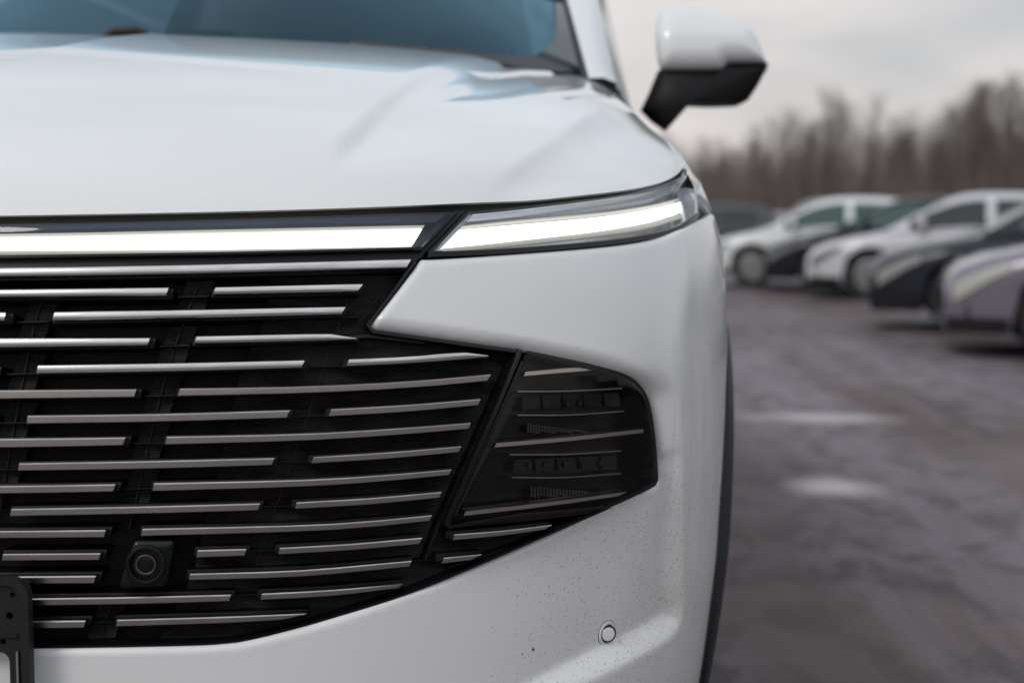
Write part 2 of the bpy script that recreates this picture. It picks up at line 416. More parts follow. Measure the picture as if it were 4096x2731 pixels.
def mirrored(o, parent=None):
    """a left-hand copy of a part and its sub-parts"""
    d = o.data
    if d is not None:
        d = d.copy(); d.transform(Matrix.Scale(-1, 4, (1, 0, 0))); d.flip_normals()
    c = bpy.data.objects.new(o.name.split('.')[0], d); COL.objects.link(c); c.parent = parent if parent is not None else o.parent
    for ch in list(o.children): mirrored(ch, c)
    return c
# ================================================================== ground
ASPHALT = mat('damp_brown_asphalt', (.05, .05, .05), .6, spec=.3)
nd, lk, bs = nt(ASPHALT); pos = geo_pos(ASPHALT)
a1 = noise(ASPHALT, pos, .35, 5, .55, .4); a2 = noise(ASPHALT, pos, 2.3, 5, .6); a3 = noise(ASPHALT, pos, 60, 3, .7); a4 = noise(ASPHALT, pos, 260, 2, .6)
a5 = noise(ASPHALT, pos, 1.6, 4, .55, .8); a6 = noise(ASPHALT, mapping(ASPHALT, pos, (5.5, 3.0, 1)), 1.0, 4, .6, .5)
c = ramp(ASPHALT, a1, (.42, (.130, .088, .076)), (.49, (.125, .104, .104)), (.55, (.165, .148, .165)))
rt_ = nd.new('ShaderNodeVectorRotate'); rt_.rotation_type = 'Z_AXIS'; rt_.inputs['Angle'].default_value = R(-1); lk.new(pos, rt_.inputs['Vector'])
a7 = noise(ASPHALT, mapping(ASPHALT, rt_.outputs[0], (1.1, .09, 1), (3.1, 0, 0)), 1.0, 4, .6, .25); a8 = noise(ASPHALT, pos, 22, 3, .7)
c = mixc(ASPHALT, maprange(ASPHALT, a8, .45, .62, .0, .45), c, (.070, .056, .056))
c = mixc(ASPHALT, maprange(ASPHALT, a5, .46, .60, .0, .5), c, (.200, .182, .202))
c = mixc(ASPHALT, maprange(ASPHALT, a6, .46, .60, .0, .8), c, (.062, .050, .050))
c = mixc(ASPHALT, maprange(ASPHALT, a2, .50, .64, .0, .5), c, (.115, .078, .066))
c = mixc(ASPHALT, maprange(ASPHALT, a3, .42, .66, 0, .55), c, (.20, .175, .18))
c = mixc(ASPHALT, maprange(ASPHALT, a7, .50, .60, .0, .72), c, (.235, .215, .240))
c = mixc(ASPHALT, maprange(ASPHALT, a7, .49, .40, .0, .72), c, (.098, .066, .056))
c = mixc(ASPHALT, maprange(ASPHALT, a6, .50, .62, .0, .6), c, (.060, .048, .048))
c = mixc(ASPHALT, maprange(ASPHALT, a4, .45, .62, 0, .5), c, (.030, .026, .027))
# puddles, their pale shine painted into the asphalt colour
v = nd.new('ShaderNodeVectorMath'); v.operation = 'MULTIPLY'; lk.new(pos, v.inputs[0]); v.inputs[1].default_value = (1, 1, 0)
def spot(x, y, rx, ry):
    q = nd.new('ShaderNodeMapping'); q.inputs['Location'].default_value = (-x / rx, -y / ry, 0); q.inputs['Scale'].default_value = (1 / rx, 1 / ry, 0); lk.new(v.outputs[0], q.inputs['Vector'])
    ln = nd.new('ShaderNodeVectorMath'); ln.operation = 'LENGTH'; lk.new(q.outputs[0], ln.inputs[0])
    return maprange(ASPHALT, mathn(ASPHALT, 'ADD', ln.outputs['Value'], mathn(ASPHALT, 'MULTIPLY', mathn(ASPHALT, 'SUBTRACT', a2, .5), 1.2)), 1.15, .30)
g1 = ground_at(3340, 1948); g2 = ground_at(3290, 1670)
sp = mathn(ASPHALT, 'MAXIMUM', spot(g1[0], g1[1], .20, .22), mathn(ASPHALT, 'MULTIPLY', spot(g2[0], g2[1], .42, .20), .75))
c = mixc(ASPHALT, mathn(ASPHALT, 'MULTIPLY', sp, .8), c, (.60, .57, .57))
c = mixc(ASPHALT, 1.0, c, (1.02, .945, .955)); c.node.blend_type = 'MULTIPLY'
lk.new(c, bs.inputs['Base Color'])
lk.new(maprange(ASPHALT, a1, .35, .65, .5, .8), bs.inputs['Roughness'])
bp = nd.new('ShaderNodeBump'); bp.inputs['Strength'].default_value = .6; bp.inputs['Distance'].default_value = .006; lk.new(a3, bp.inputs['Height']); lk.new(bp.outputs[0], bs.inputs['Normal'])
m = MB(); m.add([(-700, -700, 0), (700, -700, 0), (700, 900, 0), (-700, 900, 0)], [(0, 1, 2, 3)])
tag(m.build('car_park_ground', ASPHALT, smooth=False), kind='structure')
VERGE = mat('dead_grass_verge', (.06, .05, .035), .9)
nd, lk, bs = nt(VERGE); lk.new(ramp(VERGE, noise(VERGE, geo_pos(VERGE), 1.5, 5), (.35, (.04, .035, .025)), (.65, (.09, .075, .05))), bs.inputs['Base Color'])
m = MB(); m.add([(-200, 52, .004), (260, 52, .004), (260, 400, .004), (-200, 400, .004)], [(0, 1, 2, 3)])
tag(m.build('verge_ground', VERGE, smooth=False), kind='structure')

# ================================================================== the white SUV
suv = tag(empty('white_suv', (0, 0, 0)), 'white SUV with lit white light strips and a black grille of chrome bars', 'car')
CX = -1000                                        # beyond the car's middle in photo pixels
def poly(pts, off=0.0):
    q = uz(pts, off); 
    p = np.asarray(pts, float); q[p[:, 0] <= CX + 1, 0] = 0.0
    return q

# ---- front bumper: cheeks, corner and lower lip in one moulding
UE = UC + .03                                      # where the bumper meets the wheel arch
lamp_low = spline([(1689, 1034), (1800, 1029), (2048, 1012), (2396, 984), (2588, 957), (2710, 918), (2770, 887)])
cheek = chain([(1480, 1303)], lamp_low)
brow = spline([(2356, 1455), (2440, 1478), (2500, 1499), (2552, 1530), (2590, 1580), (2611, 1660), (2628, 1790), (2636, 1915)], 6)
lower = spline([(1742, 2335), (1500, 2420), (1400, 2452), (1220, 2506), (1012, 2558), (893, 2576), (700, 2585), (125, 2594), (CX, 2594)], 6)
qa = poly(chain(cheek))                            # from the cheek tip, along the lamp to the corner
q_end = np.array([[1.17, qa[-1, 1] + .012], [UE - .06, 1.018], [UE, 1.015]])
arch_c, arch_r = 1.10, .50                         # wheel centre (Y) and arch radius
def arch_u(z): return UC + (arch_c - arch_r * math.cos(math.asin(min(1, max(-1, (z - .37) / arch_r)))) - L0)
q_side = np.array([[UE, .60], [UE, .37], [UE - .02, .30], [UE - .05, .26], [0.0, .26]])
_bs = np.vstack([poly([p], -.016 * float(sstep((p[1] - 1490) / 120) * 1.0)) for p in brow])
q_low = poly(lower[::-1]); q_brow = chain(poly([(2443, 2033)], -.007), poly([(2540, 1986)], -.011), poly([(2622, 1945)], -.015), _bs[::-1], poly([(2089, 1401), (1504, 1318)]))
outline = chain(qa, q_end, q_side, q_low, q_brow)
# sculpted recess beside the lamp and above the lower ledge
ledge = poly(spline([(2735, 1400), (2722, 1700), (2722, 2000), (2727, 2300), (2728, 2440), (2700, 2520), (2600, 2590), (2400, 2690), (2250, 2760), (2050, 2860)], 6))
leftlim = poly([(2100, 2250)])[0, 0]
rec_poly = chain(ledge, [(.0, ledge[-1, 1]), (.0, 1.0), (ledge[0, 0], 1.0)])
LA, LB = ledge[:-1], ledge[1:]
brow_uz = chain(poly([(2089, 1401)]), _bs); BA, BB = brow_uz[:-1], brow_uz[1:]
che = chain(poly([(1482, 1306), (1504, 1318), (1800, 1360), (2089, 1401)]), _bs); CA, CB = che[:-1], che[1:]
def bumper_field(V):
    P = V; d = segdist(P, LA, LB); ins = inside(P, rec_poly); sd = np.where(ins, d, -d)
    width = .034
    f = sstep((sd + .008) / width) * .020
    fade_l = sstep((P[:, 0] - (leftlim - .25)) / .42)
    fade_t = sstep((.725 - P[:, 1]) / .045)
    o = -f * fade_l * fade_t
    # soft shoulder along the corner of the car
    uc = .965; o += .004 * np.exp(-((P[:, 0] - uc - .10 * (P[:, 1] - .7)) / .035) ** 2) * sstep((P[:, 1] - .5) / .15)
    # the eyebrow rolls in over the lamp and becomes a flat wall beside it
    db = segdist(P, BA, BB); dc = segdist(P, CA, CB); o -= .0065 * sstep(1 - dc / .014) * sstep((P[:, 1] - .785) / .03)
    wl_ = sstep((.835 - P[:, 1]) / .05) * sstep((P[:, 1] - .685) / .030)
    o -= .016 * wl_ * np.clip(1 - db / .032, 0, 1) * (P[:, 1] > .58)
    # chamfer under the cheek
    return o
bm_ = panel(outline, S, N, .0047, .007, .006, bumper_field, seam=seam0)
bumper = bm_.mirror().build('front_bumper', DIRTY, suv, ang=60)

# ---- dark body behind every gap
u_, z_ = np.meshgrid(np.linspace(-1.22, 1.22, 100), np.linspace(.28, 1.03, 40), indexing='ij')
m = MB(); m.grid(SO(np.abs(u_), z_, np.full(u_.shape, -.075)) * np.where(u_ < 0, np.array([-1., 1, 1])[:, None, None], 1.0).transpose(1, 2, 0) if False else np.where((u_ < 0)[..., None], SO(np.abs(u_) + 1e-6, z_, np.full(u_.shape, -.075)) * np.array([-1, 1, 1]), SO(np.abs(u_) + 1e-6, z_, np.full(u_.shape, -.075))))
m.build('front_bulkhead', VOID, suv)

# ---- grille
grille = empty('grille', parent=suv)
hoodedge_px = spline([(CX, 868), (-400, 866), (0, 863), (871, 847), (1500, 828), (2048, 803), (2309, 775), (2500, 752), (2600, 733), (2675, 708), (2718, 678), (2735, 655)], 8)
def strip_panel(pts, off, er, skirt, step=.01): return panel(poly(pts, off), S, N, step, er, skirt, off=off, seam=seam0)
# ridged plates of the grille: right hand field and the deep middle field
right_field = chain([(1090, 1040), (1700, 1020)], [(1500, 1290), (1505, 1325), (2120, 1410), (2090, 1460), (1780, 2110), (1830, 2160), (2430, 2045), (1742, 2345), (1400, 2462), (1012, 2568), (620, 2590), (770, 2300), (880, 1850), (960, 1500), (1060, 1270)])
mid_field = chain([(CX, 1020), (1090, 1040), (1060, 1270), (960, 1500), (880, 1850), (770, 2300), (620, 2592), (CX, 2600)])
mirrored(strip_panel(right_field, -.022, 0, .02, .012).build('grille_plate', RIDGED, grille))
strip_panel(mid_field, -.045, 0, 0, .02).mirror().build('radiator_screen', VOID, grille)
# rim that frames the grille opening
def rim(path, w, off, mat_, name, parent, depth=.02, closed=False):
    P = uz(path, off); P = resample(P, .012, closed); mb = MB(); n = len(P)
    t = np.gradient(P, axis=0); nrm = np.stack([-t[:, 1], t[:, 0]], -1); nrm /= np.linalg.norm(nrm, axis=1, keepdims=True) + 1e-9
    rows = []
    for k, o in ((-.5, -depth), (-.5, -.002), (-.3, 0), (.3, 0), (.5, -.002), (.5, -depth)):
        q = P + nrm * w * k; rows.append(SO(np.clip(q[:, 0], 1e-5, 9), q[:, 1], np.full(n, off + o)))
    mb.grid(np.stack(rows, 1)); return mb
for path, w, off in (
    (spline([(CX, 2589), (125, 2588), (700, 2579), (893, 2570), (1012, 2553), (1220, 2500), (1400, 2446), (1742, 2329), (2443, 2027)], 5), .0045, -.004),
    ([(1660, 1045), (1470, 1298), (1492, 1326), (2089, 1408)], .005, -.003),
    ([(2085, 1399), (1785, 2096), (1808, 2112)], .007, .000),
    ([(2048, 1440), (1752, 2100), (1700, 2240)], .006, -.010),
    ([(1790, 2108), (2100, 2062), (2420, 2030)], .005, -.004),
    ([(1790, 2270), (2030, 2190), (2240, 2112)], .003, -.012),
    ([(1180, 1365), (1480, 1342), (1700, 1368)], .006, -.012)):
    r_ = rim(path, w, off, None, '', None)
    if path[0][0] <= CX: r_.mirror().build('grille_surround', BLACK, grille)
    else: mirrored(r_.build('grille_surround', BLACK, grille))
# chrome bars: (top edge points, bottom edge points) in the photograph's pixels
BARS = [
 ([(CX, 1082), (0, 1076), (820, 1063), (1641, 1041)], [(CX, 1113), (0, 1108), (820, 1095), (1622, 1074)]),
 ([(CX, 1166), (0, 1161), (677, 1153)], [(CX, 1196), (0, 1190), (667, 1183)]),
 ([(864, 1152), (1451, 1138)], [(854, 1178), (1428, 1167)]),
 ([(-620, 1259), (28, 1252)], [(-630, 1291), (22, 1284)]),
 ([(223, 1251), (820, 1241), (1381, 1229)], [(214, 1283), (820, 1271), (1364, 1257)]),
 ([(CX, 1361), (0, 1356), (603, 1353)], [(CX, 1395), (0, 1390), (592, 1382)]),
 ([(789, 1347), (1341, 1337), (1424, 1354)], [(778, 1375), (1341, 1362), (1422, 1357)]),
 ([(-640, 1474), (-20, 1468)], [(-650, 1504), (-28, 1498)]),
 ([(158, 1463), (700, 1455), (1217, 1443)], [(150, 1493), (700, 1484), (1205, 1470)]),
 ([(1395, 1438), (1630, 1427), (1865, 1410), (1948, 1423)], [(1384, 1464), (1630, 1452), (1865, 1435), (1947, 1427)]),
 ([(CX, 1568), (0, 1562), (548, 1558)], [(CX, 1600), (0, 1593), (539, 1586)]),
 ([(723, 1555), (1200, 1547), (1634, 1526), (1957, 1498)], [(713, 1582), (1200, 1571), (1634, 1550), (1944, 1522)]),
 ([(-660, 1670), (-60, 1667)], [(-668, 1700), (-67, 1696)]),
 ([(116, 1663), (640, 1656), (1158, 1641)], [(112, 1692), (640, 1684), (1146, 1669)]),
 ([(1324, 1637), (1620, 1620), (1917, 1596)], [(1313, 1663), (1620, 1645), (1907, 1619)]),
 ([(CX, 1760), (0, 1755), (505, 1749)], [(CX, 1793), (0, 1787), (493, 1778)]),
 ([(671, 1746), (1200, 1735), (1560, 1715), (1878, 1691)], [(662, 1775), (1200, 1760), (1560, 1739), (1869, 1713)]),
 ([(-680, 1858), (-90, 1855)], [(-688, 1886), (-97, 1883)]),
 ([(82, 1852), (600, 1843), (1097, 1831)], [(77, 1879), (600, 1871), (1086, 1857)]),
 ([(1254, 1827), (1540, 1809), (1840, 1784)], [(1245, 1850), (1540, 1832), (1829, 1806)]),
 ([(CX, 1947), (0, 1942), (464, 1935)], [(CX, 1976), (0, 1970), (455, 1962)]),
 ([(619, 1931), (1200, 1918), (1500, 1901), (1801, 1876)], [(613, 1960), (1200, 1943), (1500, 1924), (1790, 1897)]),
 ([(-700, 2040), (-120, 2036)], [(-708, 2067), (-127, 2063)]),
 ([(51, 2033), (560, 2024), (1040, 2011)], [(45, 2060), (560, 2050), (1031, 2037)]),
 ([(1186, 2007), (1480, 1990), (1762, 1965)], [(1180, 2031), (1480, 2013), (1753, 1987)]),
 ([(CX, 2126), (0, 2121), (426, 2117)], [(CX, 2152), (0, 2147), (418, 2144)]),
 ([(573, 2112), (1200, 2098), (1480, 2081), (1723, 2058)], [(567, 2139), (1200, 2121), (1480, 2103), (1713, 2079)]),
 ([(18, 2212), (405, 2209)], [(13, 2237), (398, 2234)]),
 ([(793, 2197), (985, 2192)], [(787, 2224), (978, 2217)]),
 ([(1119, 2188), (1400, 2172), (1684, 2147)], [(1113, 2212), (1400, 2195), (1673, 2171)]),
 ([(-100, 2303), (386, 2299)], [(-106, 2329), (378, 2327)]),
 ([(762, 2291), (1200, 2277), (1643, 2239)], [(756, 2314), (1200, 2300), (1632, 2261)]),
 ([(-120, 2392), (500, 2384), (924, 2374)], [(-126, 2418), (500, 2410), (917, 2398)]),
 ([(1048, 2370), (1330, 2355), (1606, 2331)], [(1042, 2393), (1330, 2377), (1588, 2346)]),
 ([(-150, 2483), (345, 2477)], [(-156, 2510), (338, 2504)]),
 ([(473, 2474), (900, 2462), (1227, 2449)], [(467, 2499), (900, 2485), (1130, 2472)]),
 ([(1813, 2134), (2010, 2119), (2201, 2096)], [(1806, 2156), (2000, 2138), (2172, 2114)]),
 ([(1771, 2227), (1923, 2213)], [(1762, 2249), (1876, 2235)]),
]
def band(top, bot, offs=(-.012, .0015, .004, .004, .0025, -.012), fr=(0, 0, .16, .90, 1, 1), nseg=6, off=0.0):
    """a bar between two edge polylines: chamfered front, turned back"""
    def rs(p):
        p = np.asarray(p, float); s = np.concatenate([[0], np.cumsum(np.hypot(*np.diff(p, axis=0).T))]); s /= s[-1]
        if len(p) > 2: q = spline(p, 10); s2 = np.concatenate([[0], np.cumsum(np.hypot(*np.diff(q, axis=0).T))]); s2 /= s2[-1]; t = np.linspace(0, 1, nseg + 1); return np.stack([np.interp(t, s2, q[:, k]) for k in (0, 1)], -1)
        t = np.linspace(0, 1, nseg + 1); return np.stack([np.interp(t, s, p[:, k]) for k in (0, 1)], -1)
    T, B = uz(rs(top), off), uz(rs(bot), off)
    T[:, 0] = np.maximum(T[:, 0], 0); B[:, 0] = np.maximum(B[:, 0], 0)
    rows = []
    for f, o in zip(fr, offs):
        q = T + (B - T) * f; rows.append(SO(q[:, 0] + 1e-6, q[:, 1], np.full(len(q), o + off)))
    G = np.stack(rows, 1); mb = MB(); mb.grid(G); n, k = G.shape[:2]
    mb.add(G[0], [tuple(range(k))[::-1]]); mb.add(G[-1], [tuple(range(k))]); return mb
for i, (t, b) in enumerate(BARS):
    if t[-1][1] < 1380: mb = band(t, b, (-.012, .0035, .0042, .0043, .0041, .0034, -.012), (0, 0, .10, .5, .9, 1, 1))
    elif t[-1][1] < 1480: mb = band(t, b, (-.012, .0034, .0041, .0042, .0040, .0034, -.012), (0, 0, .12, .40, .75, 1, 1))
    else: mb = band(t, b, (-.012, .0032, .0041, .00385, .0035, -.012), (0, 0, .15, .55, 1, 1))
    o = fix_normals(mb.build('grille_bar', CHROME if t[-1][1] < 1480 else CHROME_DARK_REFL, grille, ang=None))
    sharp(o, 50 if t[-1][1] < 1480 else 30)
    if t[0][0] > CX + 1 and False: pass
    m2 = o.data.copy(); m2.transform(Matrix.Scale(-1, 4, (1, 0, 0))); m2.flip_normals()
    o2 = bpy.data.objects.new('grille_bar', m2); COL.objects.link(o2); o2.parent = grille
# black carriers behind every bar, slanted ribs and small plates in the gaps
def widen(t, b, du, dv):
    t = np.asarray(t, float).copy(); b = np.asarray(b, float).copy(); t[:, 1] -= dv; b[:, 1] += dv * 1.3
    for a in (t, b):
        if a[0, 0] > CX + 1: a[0, 0] -= du
        a[-1, 0] += du
    return t, b
for t, b in BARS:
    t2, b2 = widen(t, b, 15, 5); c_ = band(t2, b2, (-.040, -.009, -.008, -.008, -.009, -.040), off=0.0)
    mirrored(fix_normals(c_.build('bar_carrier', CARRIER, grille)))
COLS = [[(790, 1110), (765, 1165), (690, 1366), (630, 1570), (582, 1762), (540, 1948), (497, 2128)],
        [(1400, 1180), (1380, 1250), (1306, 1450), (1240, 1652), (1175, 1838), (1113, 2020), (1050, 2200), (985, 2380), (930, 2520)],
        [(145, 1180), (112, 1268), (68, 1480), (30, 1680), (-5, 1870), (-35, 2050)],
        [(1740, 2170), (1715, 2240), (1650, 2340)], [(425, 2440), (405, 2490), (385, 2560)], [(1530, 1170), (1400, 1345)]]
for c_ in COLS:
    p = spline(c_, 4); t = p - [5, 0]; b = p + [5, 0]
    mirrored(fix_normals(band(t, b, (-.045, -.024, -.022, -.022, -.024, -.045), nseg=len(p) * 2).build('grille_rib', VOID, grille)))
for c_ in COLS[:5]:
    for gx, gy in c_[1:-1]:
        mirrored(fix_normals(band([(gx - 62, gy + 8), (gx + 62, gy + 6)], [(gx - 62, gy + 15), (gx + 62, gy + 13)], (-.03, -.015, -.014, -.014, -.015, -.03), nseg=2).build('grille_link', CARRIER, grille)))
        mirrored(fix_normals(band([(gx - 22, gy - 75), (gx + 90, gy - 77)], [(gx - 82, gy + 92), (gx + 32, gy + 88)], (-.05, -.0255, -.0245, -.0245, -.0255, -.05), nseg=3).build('grille_gap_plate', RIDGED, grille)))

# ---- light bar under the hood and the daytime lamp on the corner
def lamp(name, lens, glow, edge, shelf, label=None):
    L = empty(name, parent=suv)
    if label: L['label'] = label
    strip_panel(lens, .0005, .004, .0, .008).mirror().build('lens', LENS, L)
    return L
bar = empty('light_bar', parent=suv)
lensL = chain(spline([(CX, 897), (0, 893), (900, 873), (1823, 843)], 10), [(1830, 850), (1702, 990), (1688, 997)], spline([(1688, 997), (871, 1016), (0, 1030), (CX, 1034)], 10))
lensR = chain([(1872, 846)], spline([(1880, 843), (2048, 828), (2309, 798), (2500, 773), (2657, 735), (2722, 706), (2742, 690)], 6), spline([(2742, 690), (2775, 745), (2795, 800), (2797, 858)], 4), spline([(2797, 862), (2740, 905), (2657, 932), (2588, 947), (2396, 974), (2048, 1001), (1720, 1016)], 6), [(1714, 1006)])
for nm, lens, lo in (('light_bar', lensL, bar),):
    strip_panel(lens, .001, .004, .0, .009).mirror().build('lens', LENS, lo)
drl = empty('daytime_lamp', parent=suv)
LQ = poly(lensR, .001); panel(LQ, S, N, .008, .004, 0, off=.001).build('lens', LENS, drl)
# housings: deep dark trays with a blue-grey reflector shelf above the light guide
HOUSING = mat('lamp_housing', (.03, .04, .055), .3, .2)
strip_panel(lensL, -.030, 0, 0, .01).mirror().build('housing', HOUSING, bar)
panel(poly(lensR, -.016), S, N, .01, 0, 0, off=-.016).build('housing', mat('lamp_reflector', (.38, .39, .41), .2, .8), drl)
def glowstrip(top, bot, lo, off, n):
    c_ = band(top, bot, (-.022, -.004, 0, 0, -.004, -.022), (0, 0, .08, .92, 1, 1), n, off); fix_normals((c_.mirror() if lo is bar else c_).build('glowing_strip', GLOW, lo))
glowstrip([(CX, 950), (0, 947), (871, 930), (1692, 912)], [(CX, 1000), (0, 998), (871, 992), (1652, 979)], bar, -.008, 24)
glowstrip([(1840, 915), (2048, 896), (2396, 864), (2600, 833), (2722, 804)], [(1773, 986), (2048, 957), (2396, 917), (2600, 882), (2732, 845)], drl, -.006, 24)
for lo, t, b in ((bar, [(CX, 1004), (0, 1002), (871, 998), (1648, 985)], [(CX, 1016), (0, 1014), (871, 1008), (1640, 993)]),
                 (bar, [(CX, 938), (0, 935), (871, 918), (1700, 900)], [(CX, 949), (0, 946), (871, 929), (1693, 911)]),
                 (drl, [(1852, 903), (2048, 882), (2396, 850), (2600, 820), (2716, 792)], [(1847, 909), (2048, 889), (2396, 857), (2600, 827), (2718, 799)]),
                 (drl, [(1768, 994), (2048, 966), (2396, 926), (2600, 893), (2735, 852)], [(1766, 1001), (2048, 976), (2396, 938), (2600, 908), (2750, 862)])):
    c_ = band(t, b, (-.015, -.002, 0, 0, -.002, -.015), (0, 0, .1, .9, 1, 1), 20, -.008); fix_normals((c_.mirror() if lo is bar else c_).build('light_guide_edge', GLOWEDGE, lo))
# clear shelves above the guides
for lo, t, b, o_ in ((bar, [(CX, 905), (0, 901), (900, 881), (1790, 853)], [(CX, 928), (0, 924), (900, 905), (1740, 890)], -.014),
                     (drl, [(1895, 855), (2048, 840), (2396, 797), (2600, 765), (2700, 735)], [(1868, 885), (2048, 868), (2396, 830), (2600, 798), (2715, 765)], -.008)):
    c_ = band(t, b, (-.01, -.001, 0, 0, -.001, -.01), (0, 0, .1, .9, 1, 1), 20, o_); fix_normals((c_.mirror() if lo is bar else c_).build('reflector_shelf', mat('blue_grey_reflector', (.045, .062, .095), .6, spec=.15) if lo is bar else BRIGHT, lo))
panel(poly([(2716, 718), (2742, 696), (2770, 745), (2791, 800), (2793, 856), (2742, 898), (2738, 850), (2726, 800)], -.004), S, N, .008, .002, .004, off=-.004).build('end_reflector', BRIGHT, drl)
# lamp frames
mb = MB()
for path, w, off in ((chain([(CX, 1028)], [(0, 1026), (871, 1013), (1690, 992), (1745, 935), (1826, 846)]), .004, .000),):
    r_ = rim(path, w, off, None, '', None); mb.add(r_.v, r_.f)
mb.mirror().build('frame', BLACK, bar)
mb = MB()
for path, w, off in ((spline([(1712, 1014), (2048, 1000), (2396, 972), (2588, 946), (2700, 915), (2780, 873), (2796, 858)], 5), .006, .0006), ([(1716, 1010), (1800, 925), (1874, 846)], .006, .0)):
    r_ = rim(path, w, off, None, '', None); mb.add(r_.v, r_.f)
mb.build('frame', BLACK, drl); mirrored(drl)
# tray under the bar and the black band between hood and lamps
under = chain([(CX, 1030), (0, 1028), (871, 1014), (1690, 995), (1660, 1040), (1648, 1050), (820, 1068), (0, 1083), (CX, 1088)])
strip_panel(under, -.010, 0, .01, .012).mirror().build('lower_trim', SATIN, bar)
hs = hoodedge_px[:-6]
seal = chain(hs + [0, -16], [(2722, 700), (2718, 716)], [(2657, 743), (2500, 782), (2309, 808), (2048, 838), (1876, 854), (1828, 853), (900, 883), (0, 903), (CX, 907)])
strip_panel(seal, -.013, 0, .02, .01).mirror().build('hood_seal', RUBBER, suv)
slot = [(1826, 842), (1878, 842), (1712, 1014), (1660, 1046), (1640, 1046), (1690, 992)]
mirrored(strip_panel(slot, -.010, 0, .015, .01).build('lamp_divider', BLACK, suv))

# ---- lower headlamp
hl = empty('headlamp', parent=suv)
lampP = chain([(2107, 1408), (2356, 1462)], spline([(2440, 1482), (2500, 1504), (2548, 1536), (2584, 1585), (2605, 1660), (2622, 1790), (2630, 1920)], 4), [(2622, 1936), (2458, 2014), (2393, 2040), (1800, 2100), (1797, 2090)])
panel(poly(lampP, -.007), S, N, .01, .004, .0, off=-.007).build('lens', SMOKED, hl)
panel(poly(lampP, -.042), S, N, .012, 0, .0, off=-.042).build('housing', mat('lamp_inner_black', (.004, .004, .004), .3), hl)
mb = MB()
r_ = rim(chain(lampP), .007, -.008, None, '', None, .04, True); mb.add(r_.v, r_.f); mb.build('frame', BLACK, hl)
for t, b in (([(2096, 1484), (2306, 1467), (2385, 1477)], [(2088, 1506), (2300, 1488), (2384, 1479)]),
             ([(1981, 1767), (2270, 1743), (2562, 1712)], [(1971, 1790), (2270, 1764), (2562, 1731)]),
             ([(1859, 2038), (2200, 2000), (2507, 1960)], [(1848, 2062), (2160, 2026), (2458, 1984)])):
    o = fix_normals(band(t, b, off=-.016).build('chrome_strip', LAMPCHROME, hl, ang=None)); sharp(o, 28)
for t, b in (([(2067, 1562), (2280, 1560), (2490, 1549)], 7), ([(2067, 1656), (2280, 1655), (2497, 1640)], 8), ([(2035, 1813), (2260, 1812), (2483, 1798)], 9), ([(2046, 1905), (2260, 1905), (2485, 1889)], 8)):
    bb = [(x, y + b) for x, y in t]; bb[0] = (bb[0][0] + 8, bb[0][1])
    fix_normals(band(t, bb, (-.02, -.004, 0, 0, -.004, -.02), (0, 0, .3, .7, 1, 1), 10, -.020).build('lamp_fin', mat('lamp_fin', (.85, .81, .77), .3, 1.0), hl))
MODGLASS = mat('lamp_module_glass', (.03, .03, .03), .08, spec=.7)
for (t, b, leds) in (([(2092, 1583), (2477, 1567)], [(2089, 1640), (2480, 1627)], [(2270, 1612), (2320, 1610), (2425, 1606)]),
                     ([(2060, 1834), (2465, 1818)], [(2050, 1893), (2468, 1880)], [(2119, 1860), (2184, 1858), (2262, 1855), (2334, 1862), (2403, 1852)])):
    mo = fix_normals(band(t, b, (-.03, -.004, 0, 0, -.004, -.03), (0, 0, .05, .95, 1, 1), 8, -.030).build('lamp_module', MODGLASS, hl))
    for k, (x, y) in enumerate(leds):
        p = band([(x - 7, y - 11), (x + 7, y - 11)], [(x - 7, y + 11), (x + 7, y + 11)], (-.006, 0, .001, .001, 0, -.006), nseg=1, off=-.027)
        fix_normals(p.build('led', mat('led_yellow', (.05, .048, .022), .4) if b[0][1] > 1800 else mat('led_grey', (.03, .03, .028), .3), mo))
    for x in np.linspace(t[0][0] + 80, t[1][0] - 60, 4):
        y0 = np.interp(x, [t[0][0], t[1][0]], [t[0][1], t[1][1]]) + 4; y1 = y0 + 50
        p = band([(x - 3, y0), (x + 3, y0)], [(x - 3, y1), (x + 3, y1)], (-.006, 0, .001, .001, 0, -.006), nseg=1, off=-.028); fix_normals(p.build('divider', SATIN, mo))
for (x0, y0, x1, y1, hgt) in ((2107, 1694, 2390, 1730, 42), (2120, 1944, 2450, 1974, 50)):
    mb = MB(); nx = 26
    for i in range(nx):
        for j in range(5):
            f0, f1 = i / nx, (i + .62) / nx; xa, xb = x0 + (x1 - x0) * f0, x0 + (x1 - x0) * f1
            ya = y0 + (y1 - y0) * f0; hh = hgt * (1 - f0 * .9)
            if (j + 1) * 9 > hh: continue
            p = band([(xa, ya + j * 9), (xb, ya + j * 9 + .5)], [(xa, ya + j * 9 + 6), (xb, ya + j * 9 + 6.5)], (-.004, 0, .0015, .0015, 0, -.004), nseg=1, off=-.032); mb.add(p.v, p.f)
    fix_normals(mb.build('reflector', mat('lamp_facets', (.28, .28, .27), .35, 1.0), hl, smooth=False))
mirrored(hl)

